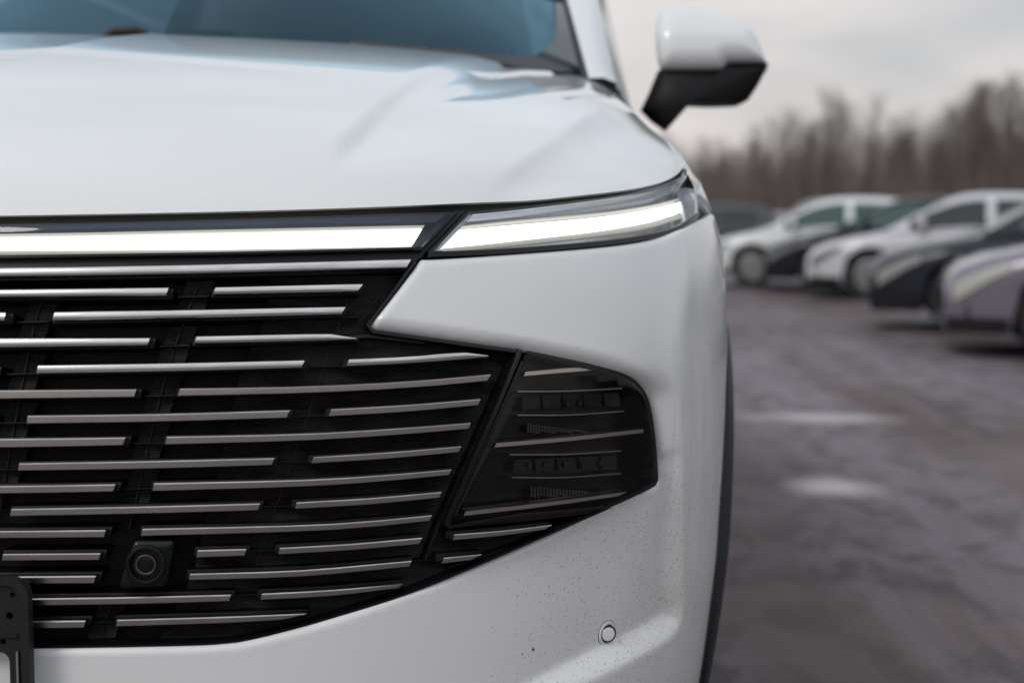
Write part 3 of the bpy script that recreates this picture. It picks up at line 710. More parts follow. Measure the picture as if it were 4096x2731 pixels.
# ---- front camera in the grille
fc = empty('front_camera', parent=grille)
mb = MB()
camP = [(530, 2166), (545, 2160), (690, 2160), (700, 2172), (672, 2330), (655, 2352), (480, 2358), (470, 2340)]
panel(poly(camP, .004), S, N, .006, .006, .03, off=.004).build('housing', BLACK, fc)
c3 = uz([(583, 2258)], .008)[0]; p0 = SO(np.array([c3[0]]), np.array([c3[1]]), np.array([.006]))[0]; n0 = N(np.array([c3[0]]), np.array([c3[1]]))[0]
def frame_at(p, n):
    n = Vector(n).normalized(); q = n.to_track_quat('Z', 'Y').to_matrix().to_4x4(); q.translation = Vector(p); return q
Mx = frame_at(p0, n0)
mb = MB(); mb.lathe([(.0205, -.004), (.0205, .003), (.0185, .005), (.0165, .0045), (.0150, -.001), (.0150, -.004)], 40, Mx); mb.build('lens_barrel', CARRIER, fc)
mb = MB(); mb.lathe([(.0108, 0), (.0108, .0022), (.0098, .003), (.0088, .0022), (.0088, 0)], 36, Mx); mb.build('lens_ring', mat('grey_ring', (.05, .05, .055), .4), fc)
mb = MB(); mb.lathe([(.0088, .0005), (.006, .0010), (.003, .0013), (.0001, .0014)], 30, Mx); mb.build('lens', mat('dark_lens', (.004, .004, .005), .25, spec=.3), fc)

# ---- parking sensor on the lower bumper
c3 = uz([(2477, 2549)])[0]; cu, cz = np.array([c3[0]]), np.array([c3[1]]); fo = bumper_field(np.array([c3]))[0]
p0 = SO(cu, cz, np.array([fo]))[0]; n0 = N(cu, cz)[0]
# the recess tilts the skin here: take the true normal from three displaced points
def Bs(u, z): V = np.array([[u, z]]); return SO(V[:, 0], V[:, 1], bumper_field(V))[0]
e_ = .006; n0 = np.cross(Bs(c3[0] + e_, c3[1]) - Bs(c3[0] - e_, c3[1]), Bs(c3[0], c3[1] + e_) - Bs(c3[0], c3[1] - e_)); n0 /= np.linalg.norm(n0)
ps = empty('parking_sensor', parent=bumper)
Mx = frame_at(p0, n0)
mb = MB(); mb.lathe([(.0152, -.004), (.0152, .0006), (.0147, .0012), (.0116, .0014), (.0110, -.003)], 48, Mx); mb.build('sensor_bezel', PAINT, ps)
mb = MB(); mb.lathe([(.0160, -.003), (.0160, .0003), (.0152, .0003)], 48, Mx); mb.build('sensor_gap', RUBBER, ps)
n1 = n0 * .55 + np.array([.0, -1, .0]) * .45; n1 /= np.linalg.norm(n1); Mx = frame_at(p0 + n1 * .001, n1)
mb = MB(); mb.lathe([(.0108, -.004), (.0108, .0026), (.0082, .0028)], 48, Mx); mb.build('sensor_ring', RUBBER, ps)
mb = MB(); mb.lathe([(.0084, -.002), (.0084, .0032), (.0079, .0038), (.004, .0041), (.0001, .0042)], 48, Mx); mb.build('sensor_face', PAINT, ps)
c4 = uz([(2161, 2611)])[0]; p4 = Bs(*c4); n4 = N(np.array([c4[0]]), np.array([c4[1]]))[0]
mb = MB(); mb.lathe([(.0016, -.001), (.0016, .0004), (.0001, .0007)], 16, frame_at(p4, n4)); mb.build('stone_chip', RUBBER, bumper)

# ---- number plate bracket, empty, in front of the grille
PBY = -.020
pb = empty('plate_bracket', parent=suv)
def pbp(px, py):
    d = FW + RT * (px - 2048) / F - UP * (py - 1365.5) / F; t = (PBY - CAM[1]) / d[1]; p = CAM + d * t; return p[0], p[2]
xr, zt_ = pbp(118, 2310); _, z1 = pbp(60, 2600); zb_ = zt_ - .15
def rrect(x0, x1, z0, z1, r, n=6):
    o = []
    for cx_, cz_, a0 in ((x1 - r, z1 - r, 0), (x0 + r, z1 - r, 90), (x0 + r, z0 + r, 180), (x1 - r, z0 + r, 270)):
        for k in range(n + 1): a = R(a0 + 90 * k / n); o.append((cx_ + r * math.cos(a), cz_ + r * math.sin(a)))
    return o
def slab(outl, holes, y0, y1, name, mat_, parent):
    """flat plate with holes, thickness y0..y1 (front is y0)"""
    P = []; E = []
    for lp in [outl] + holes:
        b = len(P); P += lp; E += [(b + i, b + (i + 1) % len(lp)) for i in range(len(lp))]
    r = delaunay_2d_cdt([Vector(p) for p in P], E, [], 0, 1e-7)
    V = [tuple(v) for v in r[0]]; Fs = []
    ho = [np.array(h) for h in holes]; oo = np.array(outl)
    for f in r[2]:
        c_ = np.mean([V[i] for i in f], 0)[None]
        if inside(c_, oo)[0] and not any(inside(c_, h)[0] for h in ho): Fs.append(tuple(f))
    mb = MB(); n = len(V)
    mb.add([(x, y0, z) for x, z in V], Fs); mb.add([(x, y1, z) for x, z in V], [f[::-1] for f in Fs])
    for lp in [outl] + holes:
        b = len(mb.v); k = len(lp); mb.add([(x, y0, z) for x, z in lp] + [(x, y1, z) for x, z in lp], [(i, (i + 1) % k, k + (i + 1) % k, k + i) for i in range(k)])
    return fix_normals(mb.build(name, mat_, parent, ang=30))
hx, _ = pbp(35, 2600); sx1, sz1 = pbp(37, 2608)
def circ(px, py, r, n=14):
    x, z = pbp(px, py); return [(x + r * math.cos(k * 2 * math.pi / n), z + r * math.sin(k * 2 * math.pi / n)) for k in range(n)]
holes = [circ(50, 2378, .0032), circ(38, 2462, .0040), circ(12, 2565, .0032), rrect(sx1 - .10, sx1, zb_ + .02, sz1, .010)]
slab(rrect(-xr, xr, zb_, zt_, .018), holes + [[(-x, z) for x, z in h][::-1] for h in holes], PBY, PBY + .006, 'bracket_plate', CLAD, pb)
rimpts = rrect(-xr, xr, zb_, zt_, .018, 8); inner = rrect(-xr + .009, xr - .009, zb_ + .009, zt_ - .007, .012, 8)
slab(rimpts, [inner], PBY - .006, PBY - .0002, 'bracket_rim', CLAD, pb)
zx0, zz0 = pbp(75, 2600)
mb = MB(); mb.box((zx0, PBY - .003, (zz0 + zb_) / 2), (.0022, .004, zz0 - zb_)); mb.box((-zx0, PBY - .003, (zz0 + zb_) / 2), (.0022, .004, zz0 - zb_)); mb.build('bracket_edge_strip', CHROME, pb, smooth=False)
mb = MB(); x0_, z0_ = pbp(0, 2538); mb.box((0, PBY - .002, z0_), (2 * (xr - .014), .003, .003)); mb.build('bracket_ledge', CLAD, pb, smooth=False)

# ---- hood
he = hoodedge_px; hq = poly(he, 0.0); Fpts = S(hq[:, 0], hq[:, 1])
Fpts = np.vstack([Fpts, at(2740, 634, 1.86)[None]])
fs = np.concatenate([[0], np.cumsum(np.linalg.norm(np.diff(Fpts, axis=0), axis=1))]); fs /= fs[-1]
NS, NTT = 150, 130
sv = np.linspace(0, 1, NS); Fr = np.stack([np.interp(sv, fs, Fpts[:, k]) for k in range(3)], -1)
Fr[:, 0] = np.maximum(Fr[:, 0], 0)
k_ = np.exp(-np.linspace(-2, 2, 9) ** 2); k_ /= k_.sum()
for c_ in range(3): Fr[4:-4, c_] = np.convolve(Fr[:, c_], k_, 'valid')
# rear edge at the windscreen base and hinge corner
rear = np.array([at(px, py, Z) for px, py, Z in ((604, 137, 2.47), (1306, 172, 2.52), (1741, 207, 2.56), (2048, 246, 2.60), (2335, 300, 2.66), (2440, 352, 2.70))])
rear[0, 0] = 0.0
rs_ = np.concatenate([[0], np.cumsum(np.linalg.norm(np.diff(rear, axis=0), axis=1))]); rs_ /= rs_[-1]
rq = spline(rear, 10); rs2 = np.concatenate([[0], np.cumsum(np.linalg.norm(np.diff(rq, axis=0), axis=1))]); rs2 /= rs2[-1]
# columns fan out from the rear edge to the front edge so that the outermost one is the hood's side edge
Br = np.stack([np.interp(sv, rs2, rq[:, k]) for k in range(3)], -1)
side3 = np.array([at(2740, 634, 1.86), at(2697, 580, 2.05), at(2600, 505, 2.27), at(2519, 437, 2.5), at(2440, 352, 2.70)])
side3 = spline(side3, 8); ss_ = np.concatenate([[0], np.cumsum(np.linalg.norm(np.diff(side3, axis=0), axis=1))]); ss_ /= ss_[-1]
tv = np.linspace(0, 1, NTT)
H = np.zeros((NS, NTT, 3))
for i, s in enumerate(sv):
    f, b = Fr[i], Br[i]; d = b - f; Ld = np.linalg.norm(d)
    w = s ** 6
    p1 = f + np.array([d[0] * .10, .10 * Ld, .155 * Ld]) * (1 - .5 * w)
    p2 = b - np.array([d[0] * .35, .45 * d[1], .45 * d[1] * .150])
    t = tv[:, None]
    cz_ = (1 - t) ** 3 * f + 3 * (1 - t) ** 2 * t * p1 + 3 * (1 - t) * t * t * p2 + t ** 3 * b
    H[i] = cz_
sideC = np.stack([np.interp(tv, ss_, side3[:, k]) for k in range(3)], -1)
dlt = sideC - H[-1]
for i, s in enumerate(sv): H[i] += dlt * s ** 5
# creases: bulge over the wheel, power dome, scoop by the hinge, lip at the screen
HP = proj(H.reshape(-1, 3)); zadd_ = np.zeros(len(HP))
def sdist(P, line):
    """signed distance in pixels, positive to the right of the line's direction"""
    L_ = spline(line, 6); d = segdist(P, L_[:-1], L_[1:])
    i = np.argmin(((P[:, None] - L_[None, :-1] - (L_[1:] - L_[:-1])[None] * .5) ** 2).sum(-1), 1)
    t = (L_[1:] - L_[:-1])[i]; q = P - L_[:-1][i]; return np.where(t[:, 0] * q[:, 1] - t[:, 1] * q[:, 0] > 0, d, -d), L_
sd, _ = sdist(HP, [(1290, 860), (1320, 700), (1366, 585), (1427, 523), (1530, 416), (1632, 335), (1734, 285), (1861, 252), (2000, 240)])
fade = sstep((HP[:, 0] - 1250) / 150) * sstep((720 - HP[:, 1]) / 200)
zadd_ -= .015 * sstep((sd + 30) / 60) * fade * np.exp(-np.maximum(sd, 0) / 260)
sd, _ = sdist(HP, [(1850, 850), (2040, 676), (2230, 535), (2422, 401), (2480, 360)])
zadd_ -= .00025 * np.maximum(sd - 0, 0) ** 1.0 * sstep((sd + 8) / 30) * sstep((HP[:, 1] - 385) / 110) * sstep((HP[:, 0] - 1850) / 250) * sstep((830 - HP[:, 1]) / 150) * np.exp(-np.maximum(sd, 0) / 120)
scoop = spline([(1862, 262), (1790, 300), (1745, 345), (1740, 380), (1790, 392), (1963, 388), (2167, 355), (2330, 306)], 6)
scp = chain(scoop, [(2330, 285), (2100, 262)])
dsc = segdist(HP, scoop[:-1], scoop[1:]); isc = inside(HP, scp)
zadd_ -= .0045 * np.where(isc, sstep(dsc / 62), 0)
sd, _ = sdist(HP, [(-965, 190), (0, 207), (560, 243), (1100, 285), (1640, 330)])
zadd_ += .004 * sstep((-sd) / 25) * sstep((1640 - HP[:, 0]) / 200) * np.exp(np.minimum(sd, 0) / 60)
H[:, :, 2] += zadd_.reshape(NS, NTT)
# turn the rims under
fr0 = H[:, :1] + np.array([0, .006, -.0012]); fr1 = H[:, :1] + np.array([0, .035, -.0035])
Hx = np.concatenate([fr1, fr0, H], 1)
# rear rim
Hx = np.concatenate([Hx, H[:, -1:] + np.array([0, .006, -.002]), H[:, -1:] + np.array([0, .008, -.03])], 1)
sd0 = Hx[-1:] + np.array([.003, 0, -.004]); sd1 = Hx[-1:] + np.array([.002, 0, -.025])
Hx = np.concatenate([Hx, sd0, sd1], 0)
Hs = Hx.copy(); Hs[0, :, 0] = 0
mb = MB(); mb.grid(Hs[:, ::-1]); mb.mirror()
# the far half crowns a little higher towards the screen
mb.v = [(x, y, z + (.026 * math.sin(math.pi * min(1, -x / .75)) ** 2 * min(1, max(0, (y - .05) / .9)) ** 2 if x < 0 else 0)) for x, y, z in mb.v]
hood = fix_normals(mb.build('hood', PAINT, suv, ang=70))

# ---- wings, doors, roof (seen edge-on in the photograph)
ztop = 1.165
def arch_cut(yc, r, z0, n=18):
    return [(UC + yc - L0 + r * math.cos(a), .37 + r * math.sin(a)) for a in np.linspace(math.pi + .35, -.35, n)]
def side_panel(name, ua, ub, zlo, zhi, cuts=(), mat_=PAINT, off=0.0, er=.004):
    o = [(ua, zlo)]
    for yc in cuts:
        o += [(u, z) for u, z in arch_cut(yc, .47, .37) if ua < u < ub and z > zlo]
    o += [(ub, zlo), (ub, zhi), (ua, zhi)]
    return mirrored(panel(np.array(o), S, N, .03, er, .02, off=off).build(name, mat_, suv, ang=60))
topq = [(1.135, 1.045), (UE + .02, 1.08), (UC + .2, 1.125), (UC + .75, 1.165)]
wing = np.array([(UE + .004, 1.012), (UE - .055, 1.022), (1.19, 1.030)] + topq + [(UC + .75, .37)] + [(u, z) for u, z in arch_cut(arch_c, .47, .37)[::-1] if u < UC + .75 and z > .37] + [(UE + .004, .37)])
mirrored(panel(wing, S, N, .02, .004, .02).build('front_wing', PAINT, suv, ang=60))
rc = arch_c + 2.75
side_panel('front_door', UC + .756, UC + 1.80, .33, 1.165)
side_panel('rear_door', UC + 1.806, UC + 2.75, .33, 1.165)
side_panel('rear_wing', UC + 2.756, UC + 4.05, .37, 1.165, (rc,))
side_panel('sill', UC + .90, UC + 2.85, .22, .325, mat_=CLAD, off=.008)
# strip between hood edge and wing top
tp = np.array(topq); k = 24; su = np.interp(np.linspace(0, 1, k), np.linspace(0, 1, len(tp)), tp[:, 0]); sz = np.interp(np.linspace(0, 1, k), np.linspace(0, 1, len(tp)), tp[:, 1])
outer = SO(su, sz, np.full(k, -.003)); inner_ = np.stack([np.interp(np.linspace(0, 1, k), ss_, side3[:, c_]) for c_ in range(3)], -1) + np.array([.004, 0, -.022])
G = np.stack([outer, outer * .5 + inner_ * .5 + np.array([0, 0, .002]), inner_, inner_ + np.array([-.02, 0, -.03])], 1)
mb = MB(); mb.grid(G); mirrored(fix_normals(mb.build('wing_top', PAINT, suv)))
# arch cladding
mb = MB()
for yc in (arch_c, rc):
    A = np.linspace(math.pi + .45, -.45, 40); rows = []
    for r, o_ in ((.400, -.06), (.402, .010), (.415, .018), (.478, .018), (.492, .010), (.494, -.02)):
        row = []
        for a in A:
            u = UC + yc - L0 + r * math.cos(a); z = max(.2, .37 + r * math.sin(a)); bulge = .014 * max(0, math.sin(a))
            row.append(SO(np.array([u]), np.array([z]), np.array([o_ + (bulge if o_ > 0 else 0)]))[0])
        rows.append(row)
    mb = MB(); mb.grid(np.array(rows)); mirrored(fix_normals(mb.build('wheel_arch_trim', CLAD, suv)))
def wheel(parent, yc, side, r=.37, w=.24, X=.955, mr=RUBBER):
    wo = empty('wheel', parent=parent)
    Mx = Matrix.Translation((side * X, yc, r)) @ Matrix.Rotation(R(90) * side, 4, 'Y')
    mb = MB(); mb.lathe([(r * .66, -w), (r * .9, -w), (r * .97, -w + .02), (r, -w + .05), (r, -w / 2 + .003), (r - .008, -w / 2), (r, -w / 2 - .003 + .006), (r, -.05), (r * .975, -.02), (r * .9, -.004), (r * .72, -.002), (r * .66, -.012), (r * .66, -w)], 48, Mx); fix_normals(mb.build('tyre', RUBBER, wo))
    mb = MB(); mb.lathe([(r * .66, -w * .9), (r * .66, -.012), (r * .62, -.010), (r * .60, -.05), (r * .3, -.06), (.0001, -.06)], 40, Mx)
    for k in range(5):
        a = k * 2 * math.pi / 5; M2 = Mx @ Matrix.Rotation(a, 4, 'Z') @ Matrix.Translation((r * .34, 0, -.035)); Mn = np.array(M2)
        mb.box(Mn[:3, 3], (r * .58, .05, .035), M2)
    mb.lathe([(r * .16, -.05), (r * .15, -.012), (.0001, -.008)], 20, Mx)
    fix_normals(mb.build('rim', mat('wheel_silver', (.35, .35, .36), .35, .9) if 'wheel_silver' not in bpy.data.materials else bpy.data.materials['wheel_silver'], wo)); return wo
for yc in (arch_c, rc):
    for s_ in (1, -1): wheel(suv, yc, s_)
# greenhouse
c_low = at(2337, 292, 2.655) + np.array([0, 0, 0]); c_mid = at(2273, 0, 3.03)
d_ = c_mid - c_low; c_top = c_low + d_ * (1.64 - c_low[2]) / d_[2]; c_top[0] -= .015
def ws_curve(f, n=28):
    """a line across the windscreen at height fraction f, from the middle to the pillar"""
    x = np.linspace(0, 1, n); bx = x * (c_low[0] + .0)
    base = np.stack([bx, np.interp(bx, rq[:, 0], rq[:, 1]) + .035, np.interp(bx, rq[:, 0], rq[:, 2]) - .022], -1)
    wgt = x[:, None] ** 6; base = base * (1 - wgt) + (c_low + np.array([0, 0, 0]))[None] * wgt
    top = np.stack([x * c_top[0], c_top[1] - .22 * (1 - x ** 2.2), c_top[2] + .07 * (1 - x ** 2)], -1)
    bow = np.array([0, -.03, .03]) * (1 - x[:, None] ** 4) * 4 * f * (1 - f)
    return base + (top - base) * f + bow
fz = np.linspace(-.05, 1, 24); G = np.stack([ws_curve(f) for f in fz], 0)
mb = MB(); mb.grid(G[:, ::-1]); ws = fix_normals(mb.mirror().build('windscreen', SCREEN, suv))
# black band along the edge of the glass, inside corner rounded
mb = MB()
_ff, _xx = np.linspace(-.05, .9, 240), np.linspace(0, 1, 240)
_WG = np.array([ws_curve(f, 240) for f in _ff]); _WP = proj(_WG.reshape(-1, 3))
def on_ws(px, py): return _WG.reshape(-1, 3)[np.argmin(((_WP - np.array([px, py])) ** 2).sum(1))] + np.array([0, -.003, .002])
def on_fs(f, x): c_ = ws_curve(f, 240); return np.array([np.interp(x, _xx, c_[:, k]) for k in range(3)]) + np.array([0, -.003, .002])
inn, out = [], []
for f in np.linspace(1, .5, 6): inn.append(on_fs(f, .90)); out.append(on_fs(f, .998))
ip = spline([(2218, 0), (2222, 80), (2218, 140), (2200, 185), (2160, 217), (2105, 232), (2000, 226), (1800, 202), (1400, 168)], 5)
op = spline([(2275, 0), (2296, 110), (2312, 190), (2325, 250), (2333, 285), (2250, 292), (2110, 280), (1850, 240), (1400, 195)], 5)
for a_, b_ in zip(ip, op): inn.append(on_ws(*a_)); out.append(on_ws(*b_))
for x in np.linspace(.5, 0, 8): inn.append(on_fs(.02, x)); out.append(on_fs(-.05, x))
mb.grid(np.stack([np.array(inn), np.array(out)], 1)); fix_normals(mb.mirror().build('ceramic_band', FRIT, ws, ang=None))
# pillars and roof
pil_out = np.array([at(2466, 360, 2.76), at(2430, 174, 2.92), at(2403, 0, 3.10)]); dd = pil_out[2] - pil_out[1]
pil_out = np.vstack([pil_out, [pil_out[2] + dd * (1.62 - pil_out[2, 2]) / dd[2]]])
pil_out = np.stack([np.interp(np.linspace(0, 1, 16), np.linspace(0, 1, 4), pil_out[:, k]) for k in range(3)], -1)
pil_in = np.stack([c_low + (c_top - c_low) * f for f in np.linspace(-.05, 1, 16)]) + np.array([.004, 0, .004])
sh_ = np.linalg.norm(pil_out - pil_in, axis=1)[:, None]
G = np.stack([pil_in + np.array([-.004, 0, -.02]), pil_in, pil_in * .66 + pil_out * .34 + sh_ * np.array([.06, -.16, .04]), pil_in * .3 + pil_out * .7 + sh_ * np.array([.10, -.14, .03]), pil_out, pil_out + np.array([-.01, .02, -.02])], 1)
mb = MB(); mb.grid(G); fix_normals(mb.build('windscreen_pillar', PAINT, suv)); mirrored(bpy.data.objects['windscreen_pillar'])
mb = MB(); rub = pil_in + np.array([-.004, -.001, .002]); mb.grid(np.stack([rub + np.array([-.007, -.003, 0]), rub + np.array([0, -.004, .002]), rub + np.array([.004, -.001, 0])], 1)); fix_normals(mb.build('windscreen_seal', RUBBER, suv)); mirrored(bpy.data.objects['windscreen_seal'])
rl = pil_out[-1]
xs = np.linspace(0, 1, 12); roofr = []
for y, zc, w in ((c_top[1] - .02, 1.69, c_top[0]), (c_top[1] + .1, 1.705, rl[0]), (c_top[1] + .8, 1.72, rl[0] + .0), (c_top[1] + 1.6, 1.70, rl[0] - .03), (c_top[1] + 2.1, 1.66, rl[0] - .06), (4.45, 1.16, .78), (4.60, .9, .85), (4.62, .4, .85)):
    roofr.append(np.stack([xs * w, np.full(12, y), zc - .06 * xs ** 3 * (1 if zc > 1.2 else 0)], -1))
mb = MB(); mb.grid(np.array(roofr[:6])); mb.grid(np.array(roofr[5:])); fix_normals(mb.mirror().build('roof', PAINT, suv))
mb = MB(); ysd = np.linspace(c_low[1] + .15, 4.2, 14)
lowr = np.stack([np.full(14, .86), ysd, np.full(14, 1.16)], -1); topr = np.stack([np.interp(ysd, [1.4, 2.1, 4.2], [.80, rl[0] - .005, .66]), ysd, np.interp(ysd, [1.3, rl[1], 3.6, 4.2], [1.17, 1.655, 1.65, 1.25])], -1)
mb.grid(np.stack([lowr, topr], 1)); mirrored(fix_normals(mb.build('side_glass', CARGLASS, suv)))
# small black corner trim ahead of the mirror
a_ = at(2478, 352, 2.78); b_ = at(2500, 410, 2.74); c_ = at(2462, 398, 2.72)
mb = MB(); mb.add([a_, b_, c_, a_ + [0, .25, .02], b_ + [.01, .25, 0], c_ + [0, .25, 0]], [(0, 2, 1), (0, 1, 4, 3), (1, 2, 5, 4), (0, 3, 5, 2)]); mirrored(fix_normals(mb.build('mirror_base_trim', BLACK, suv, smooth=False)))
# wiper and inside
mb = MB(); w0 = at(505, 108, 2.56); w0 = w0 + np.array([0, 0, -.010]); mb.tube([w0 + [-.05, .0, -.010], w0 + [-.02, 0, .002], w0 + [.02, 0, .002], w0 + [.06, .01, -.012]], [.006, .010, .010, .006], 8); mb.tube([w0 + [.0, .01, .0], w0 + [.35, .07, -.045], w0 + [.55, .10, -.07]], [.006, .005, .004], 6); mb.build('wiper', RUBBER, suv)
DASH = mat('dashboard_teal_grey', (.05, .075, .085), .6)
xs = np.linspace(-.70, .70, 20); prof = [(0, -.02), (.10, .0), (.35, .01), (.5, -.03), (.56, -.12), (.56, -.4)]
mb = MB(); mb.grid(np.array([[(x, rear[0, 1] + .10 + p + .16 * (abs(x) / .7) ** 2, 1.285 + q - .03 * (x / .7) ** 2) for x in xs] for p, q in prof])); fix_normals(mb.build('dashboard', DASH, suv))
xs = np.linspace(.22, .56, 12); mb = MB(); mb.grid(np.array([[(x, 1.42 + p, 1.29 + q * math.sin(math.pi * (x - .22) / .34) ** .6) for x in xs] for p, q in ((0, 0), (.05, .05), (.18, .07), (.24, .03), (.26, -.05))])); fix_normals(mb.build('instrument_hood', mat('instrument_black', (.02, .025, .03), .6), suv))
st = Matrix.Translation((.39, 1.75, 1.20)) @ Matrix.Rotation(R(68), 4, 'X')
mb = MB(); mb.tube([np.array(st @ Vector((.185 * math.cos(a), .185 * math.sin(a), 0))) for a in np.linspace(0, 2 * math.pi, 33)], .016, 8, False); mb.box(np.array((st @ Vector((0, 0, .03))).to_tuple()), (.30, .05, .03), st); fix_normals(mb.build('steering_wheel', mat('steering_black', (.03, .03, .03), .5), suv))
mb = MB(); TRIM = mat('pale_pillar_trim', (.72, .80, .77), .6)
pi2 = np.stack([c_low + (c_top - c_low) * f for f in np.linspace(0, 1, 8)]) + np.array([-.078, .035, -.01])
mb.grid(np.stack([pi2 + [-.012, .02, 0], pi2, pi2 + [.03, .02, 0]], 1)); mirrored(fix_normals(mb.build('pillar_trim', TRIM, suv)))
SEAT = mat('seat_fabric', (.05, .05, .055), .8)
for s_ in (1, -1):
    so = empty('front_seat', (s_ * .39, 2.35, .62), parent=suv)
    for nm, prof in (('seat_back', [((0, .18, .02), .22, .06), ((0, .30, .60), .25, .07), ((0, .33, .70), .20, .05)]), ('head_rest', [((0, .33, .73), .12, .05), ((0, .36, .90), .13, .06), ((0, .37, .94), .09, .03)]), ('seat_base', [((0, -.35, -.05), .25, .08), ((0, .15, .0), .26, .09)])):
        G = np.array([[np.array(c_) + np.array([w * math.copysign(abs(math.cos(a)) ** .5, math.cos(a)), h * math.sin(a) if nm != 'seat_base' else 0, h * math.sin(a) if nm == 'seat_base' else 0]) for a in np.linspace(0, 2 * math.pi, 20, endpoint=False)] for c_, w, h in prof])
        mb = MB(); mb.grid(G, close_v=True); mb.add(G[0], [tuple(range(20))]); mb.add(G[-1], [tuple(range(20))]); fix_normals(mb.build(nm, SEAT, so))
mb = MB(); mb.add([(-.75, 4.3, .5), (.75, 4.3, .5), (.75, 4.3, 1.12), (-.75, 4.3, 1.12), (-.8, 1.2, .45), (.8, 1.2, .45), (.8, 4.3, .45), (-.8, 4.3, .45)], [(0, 1, 2, 3), (4, 5, 6, 7)]); mb.build('cabin_floor', SEAT, suv, smooth=False)
# door mirror
mir = empty('door_mirror', parent=suv)
def loft_px(outl, Zf, depth, n=8, bulge=.03):
    """a shell whose front outline is traced, domed towards the viewer and carried back by depth"""
    P = np.array(outl, float); c_ = P.mean(0); rings = []
    base = np.array([at(x, y, Zf) for x, y in P]); cc = at(c_[0], c_[1], Zf)
    for k in range(n):
        a = math.pi / 2 * k / (n - 1); f = math.sin(a); rings.append(cc + (base - cc) * f + np.array([0, -bulge * math.cos(a), 0]))
    for f, dy in ((1.0, depth * .5), (.96, depth * .9), (.85, depth)): rings.append(cc + (base - cc) * f + np.array([-.004, dy, 0]))
    mb = MB(); mb.grid(np.array(rings), close_v=True); mb.add(rings[-1], [tuple(range(len(P)))]); mb.add(rings[0], []); return mb
capP = chain(spline([(2628, 240), (2622, 140), (2632, 60), (2655, 28), (2720, 20), (2800, 30), (2900, 62), (2985, 98), (3020, 135), (3050, 200), (3068, 252)], 5), [(2915, 252), (2890, 280), (2640, 282)])
CAPK = 2.87 / F
def cap_s(u, v): return np.stack([*(CAM[:, None] + 2.87 * (FW[:, None] + RT[:, None] * (np.asarray(u) / CAPK - 2048) / F - UP[:, None] * (-np.asarray(v) / CAPK - 1365.5) / F))], -1)
def cap_n(u, v): return np.tile(np.array([-.10, -.99, .05]), (len(u), 1))
capQ = capP * np.array([CAPK, -CAPK])
_cb = resample(capQ, .004); 
def cap_f(V):
    d = segdist(V, _cb, np.roll(_cb, -1, 0)); q = np.clip(d / .040, 0, 1); h_ = V[:, 1] + 150 * CAPK
    return .034 * np.sqrt(np.maximum(1 - (1 - q) ** 2, 0)) - .55 * .02 * np.logaddexp(0, h_ / .02) + .16 * np.minimum(h_, 0)
fix_normals(panel(capQ, cap_s, cap_n, .005, .006, .11, cap_f).build('mirror_cap', PAINT, mir, ang=70))
lowP = chain([(2640, 279), (2892, 281), (2917, 249), (3074, 252), (3068, 275), (3030, 345), (2992, 402), (2970, 414), (2850, 418), (2730, 412)], spline([(2715, 415), (2690, 440), (2675, 480), (2668, 520)], 3), [(2610, 478), (2570, 436), (2605, 365)])
fix_normals(loft_px(lowP, 2.885, .10, 6, .035).build('mirror_base', CARRIER, mir, ang=40))
mirrored(mir)

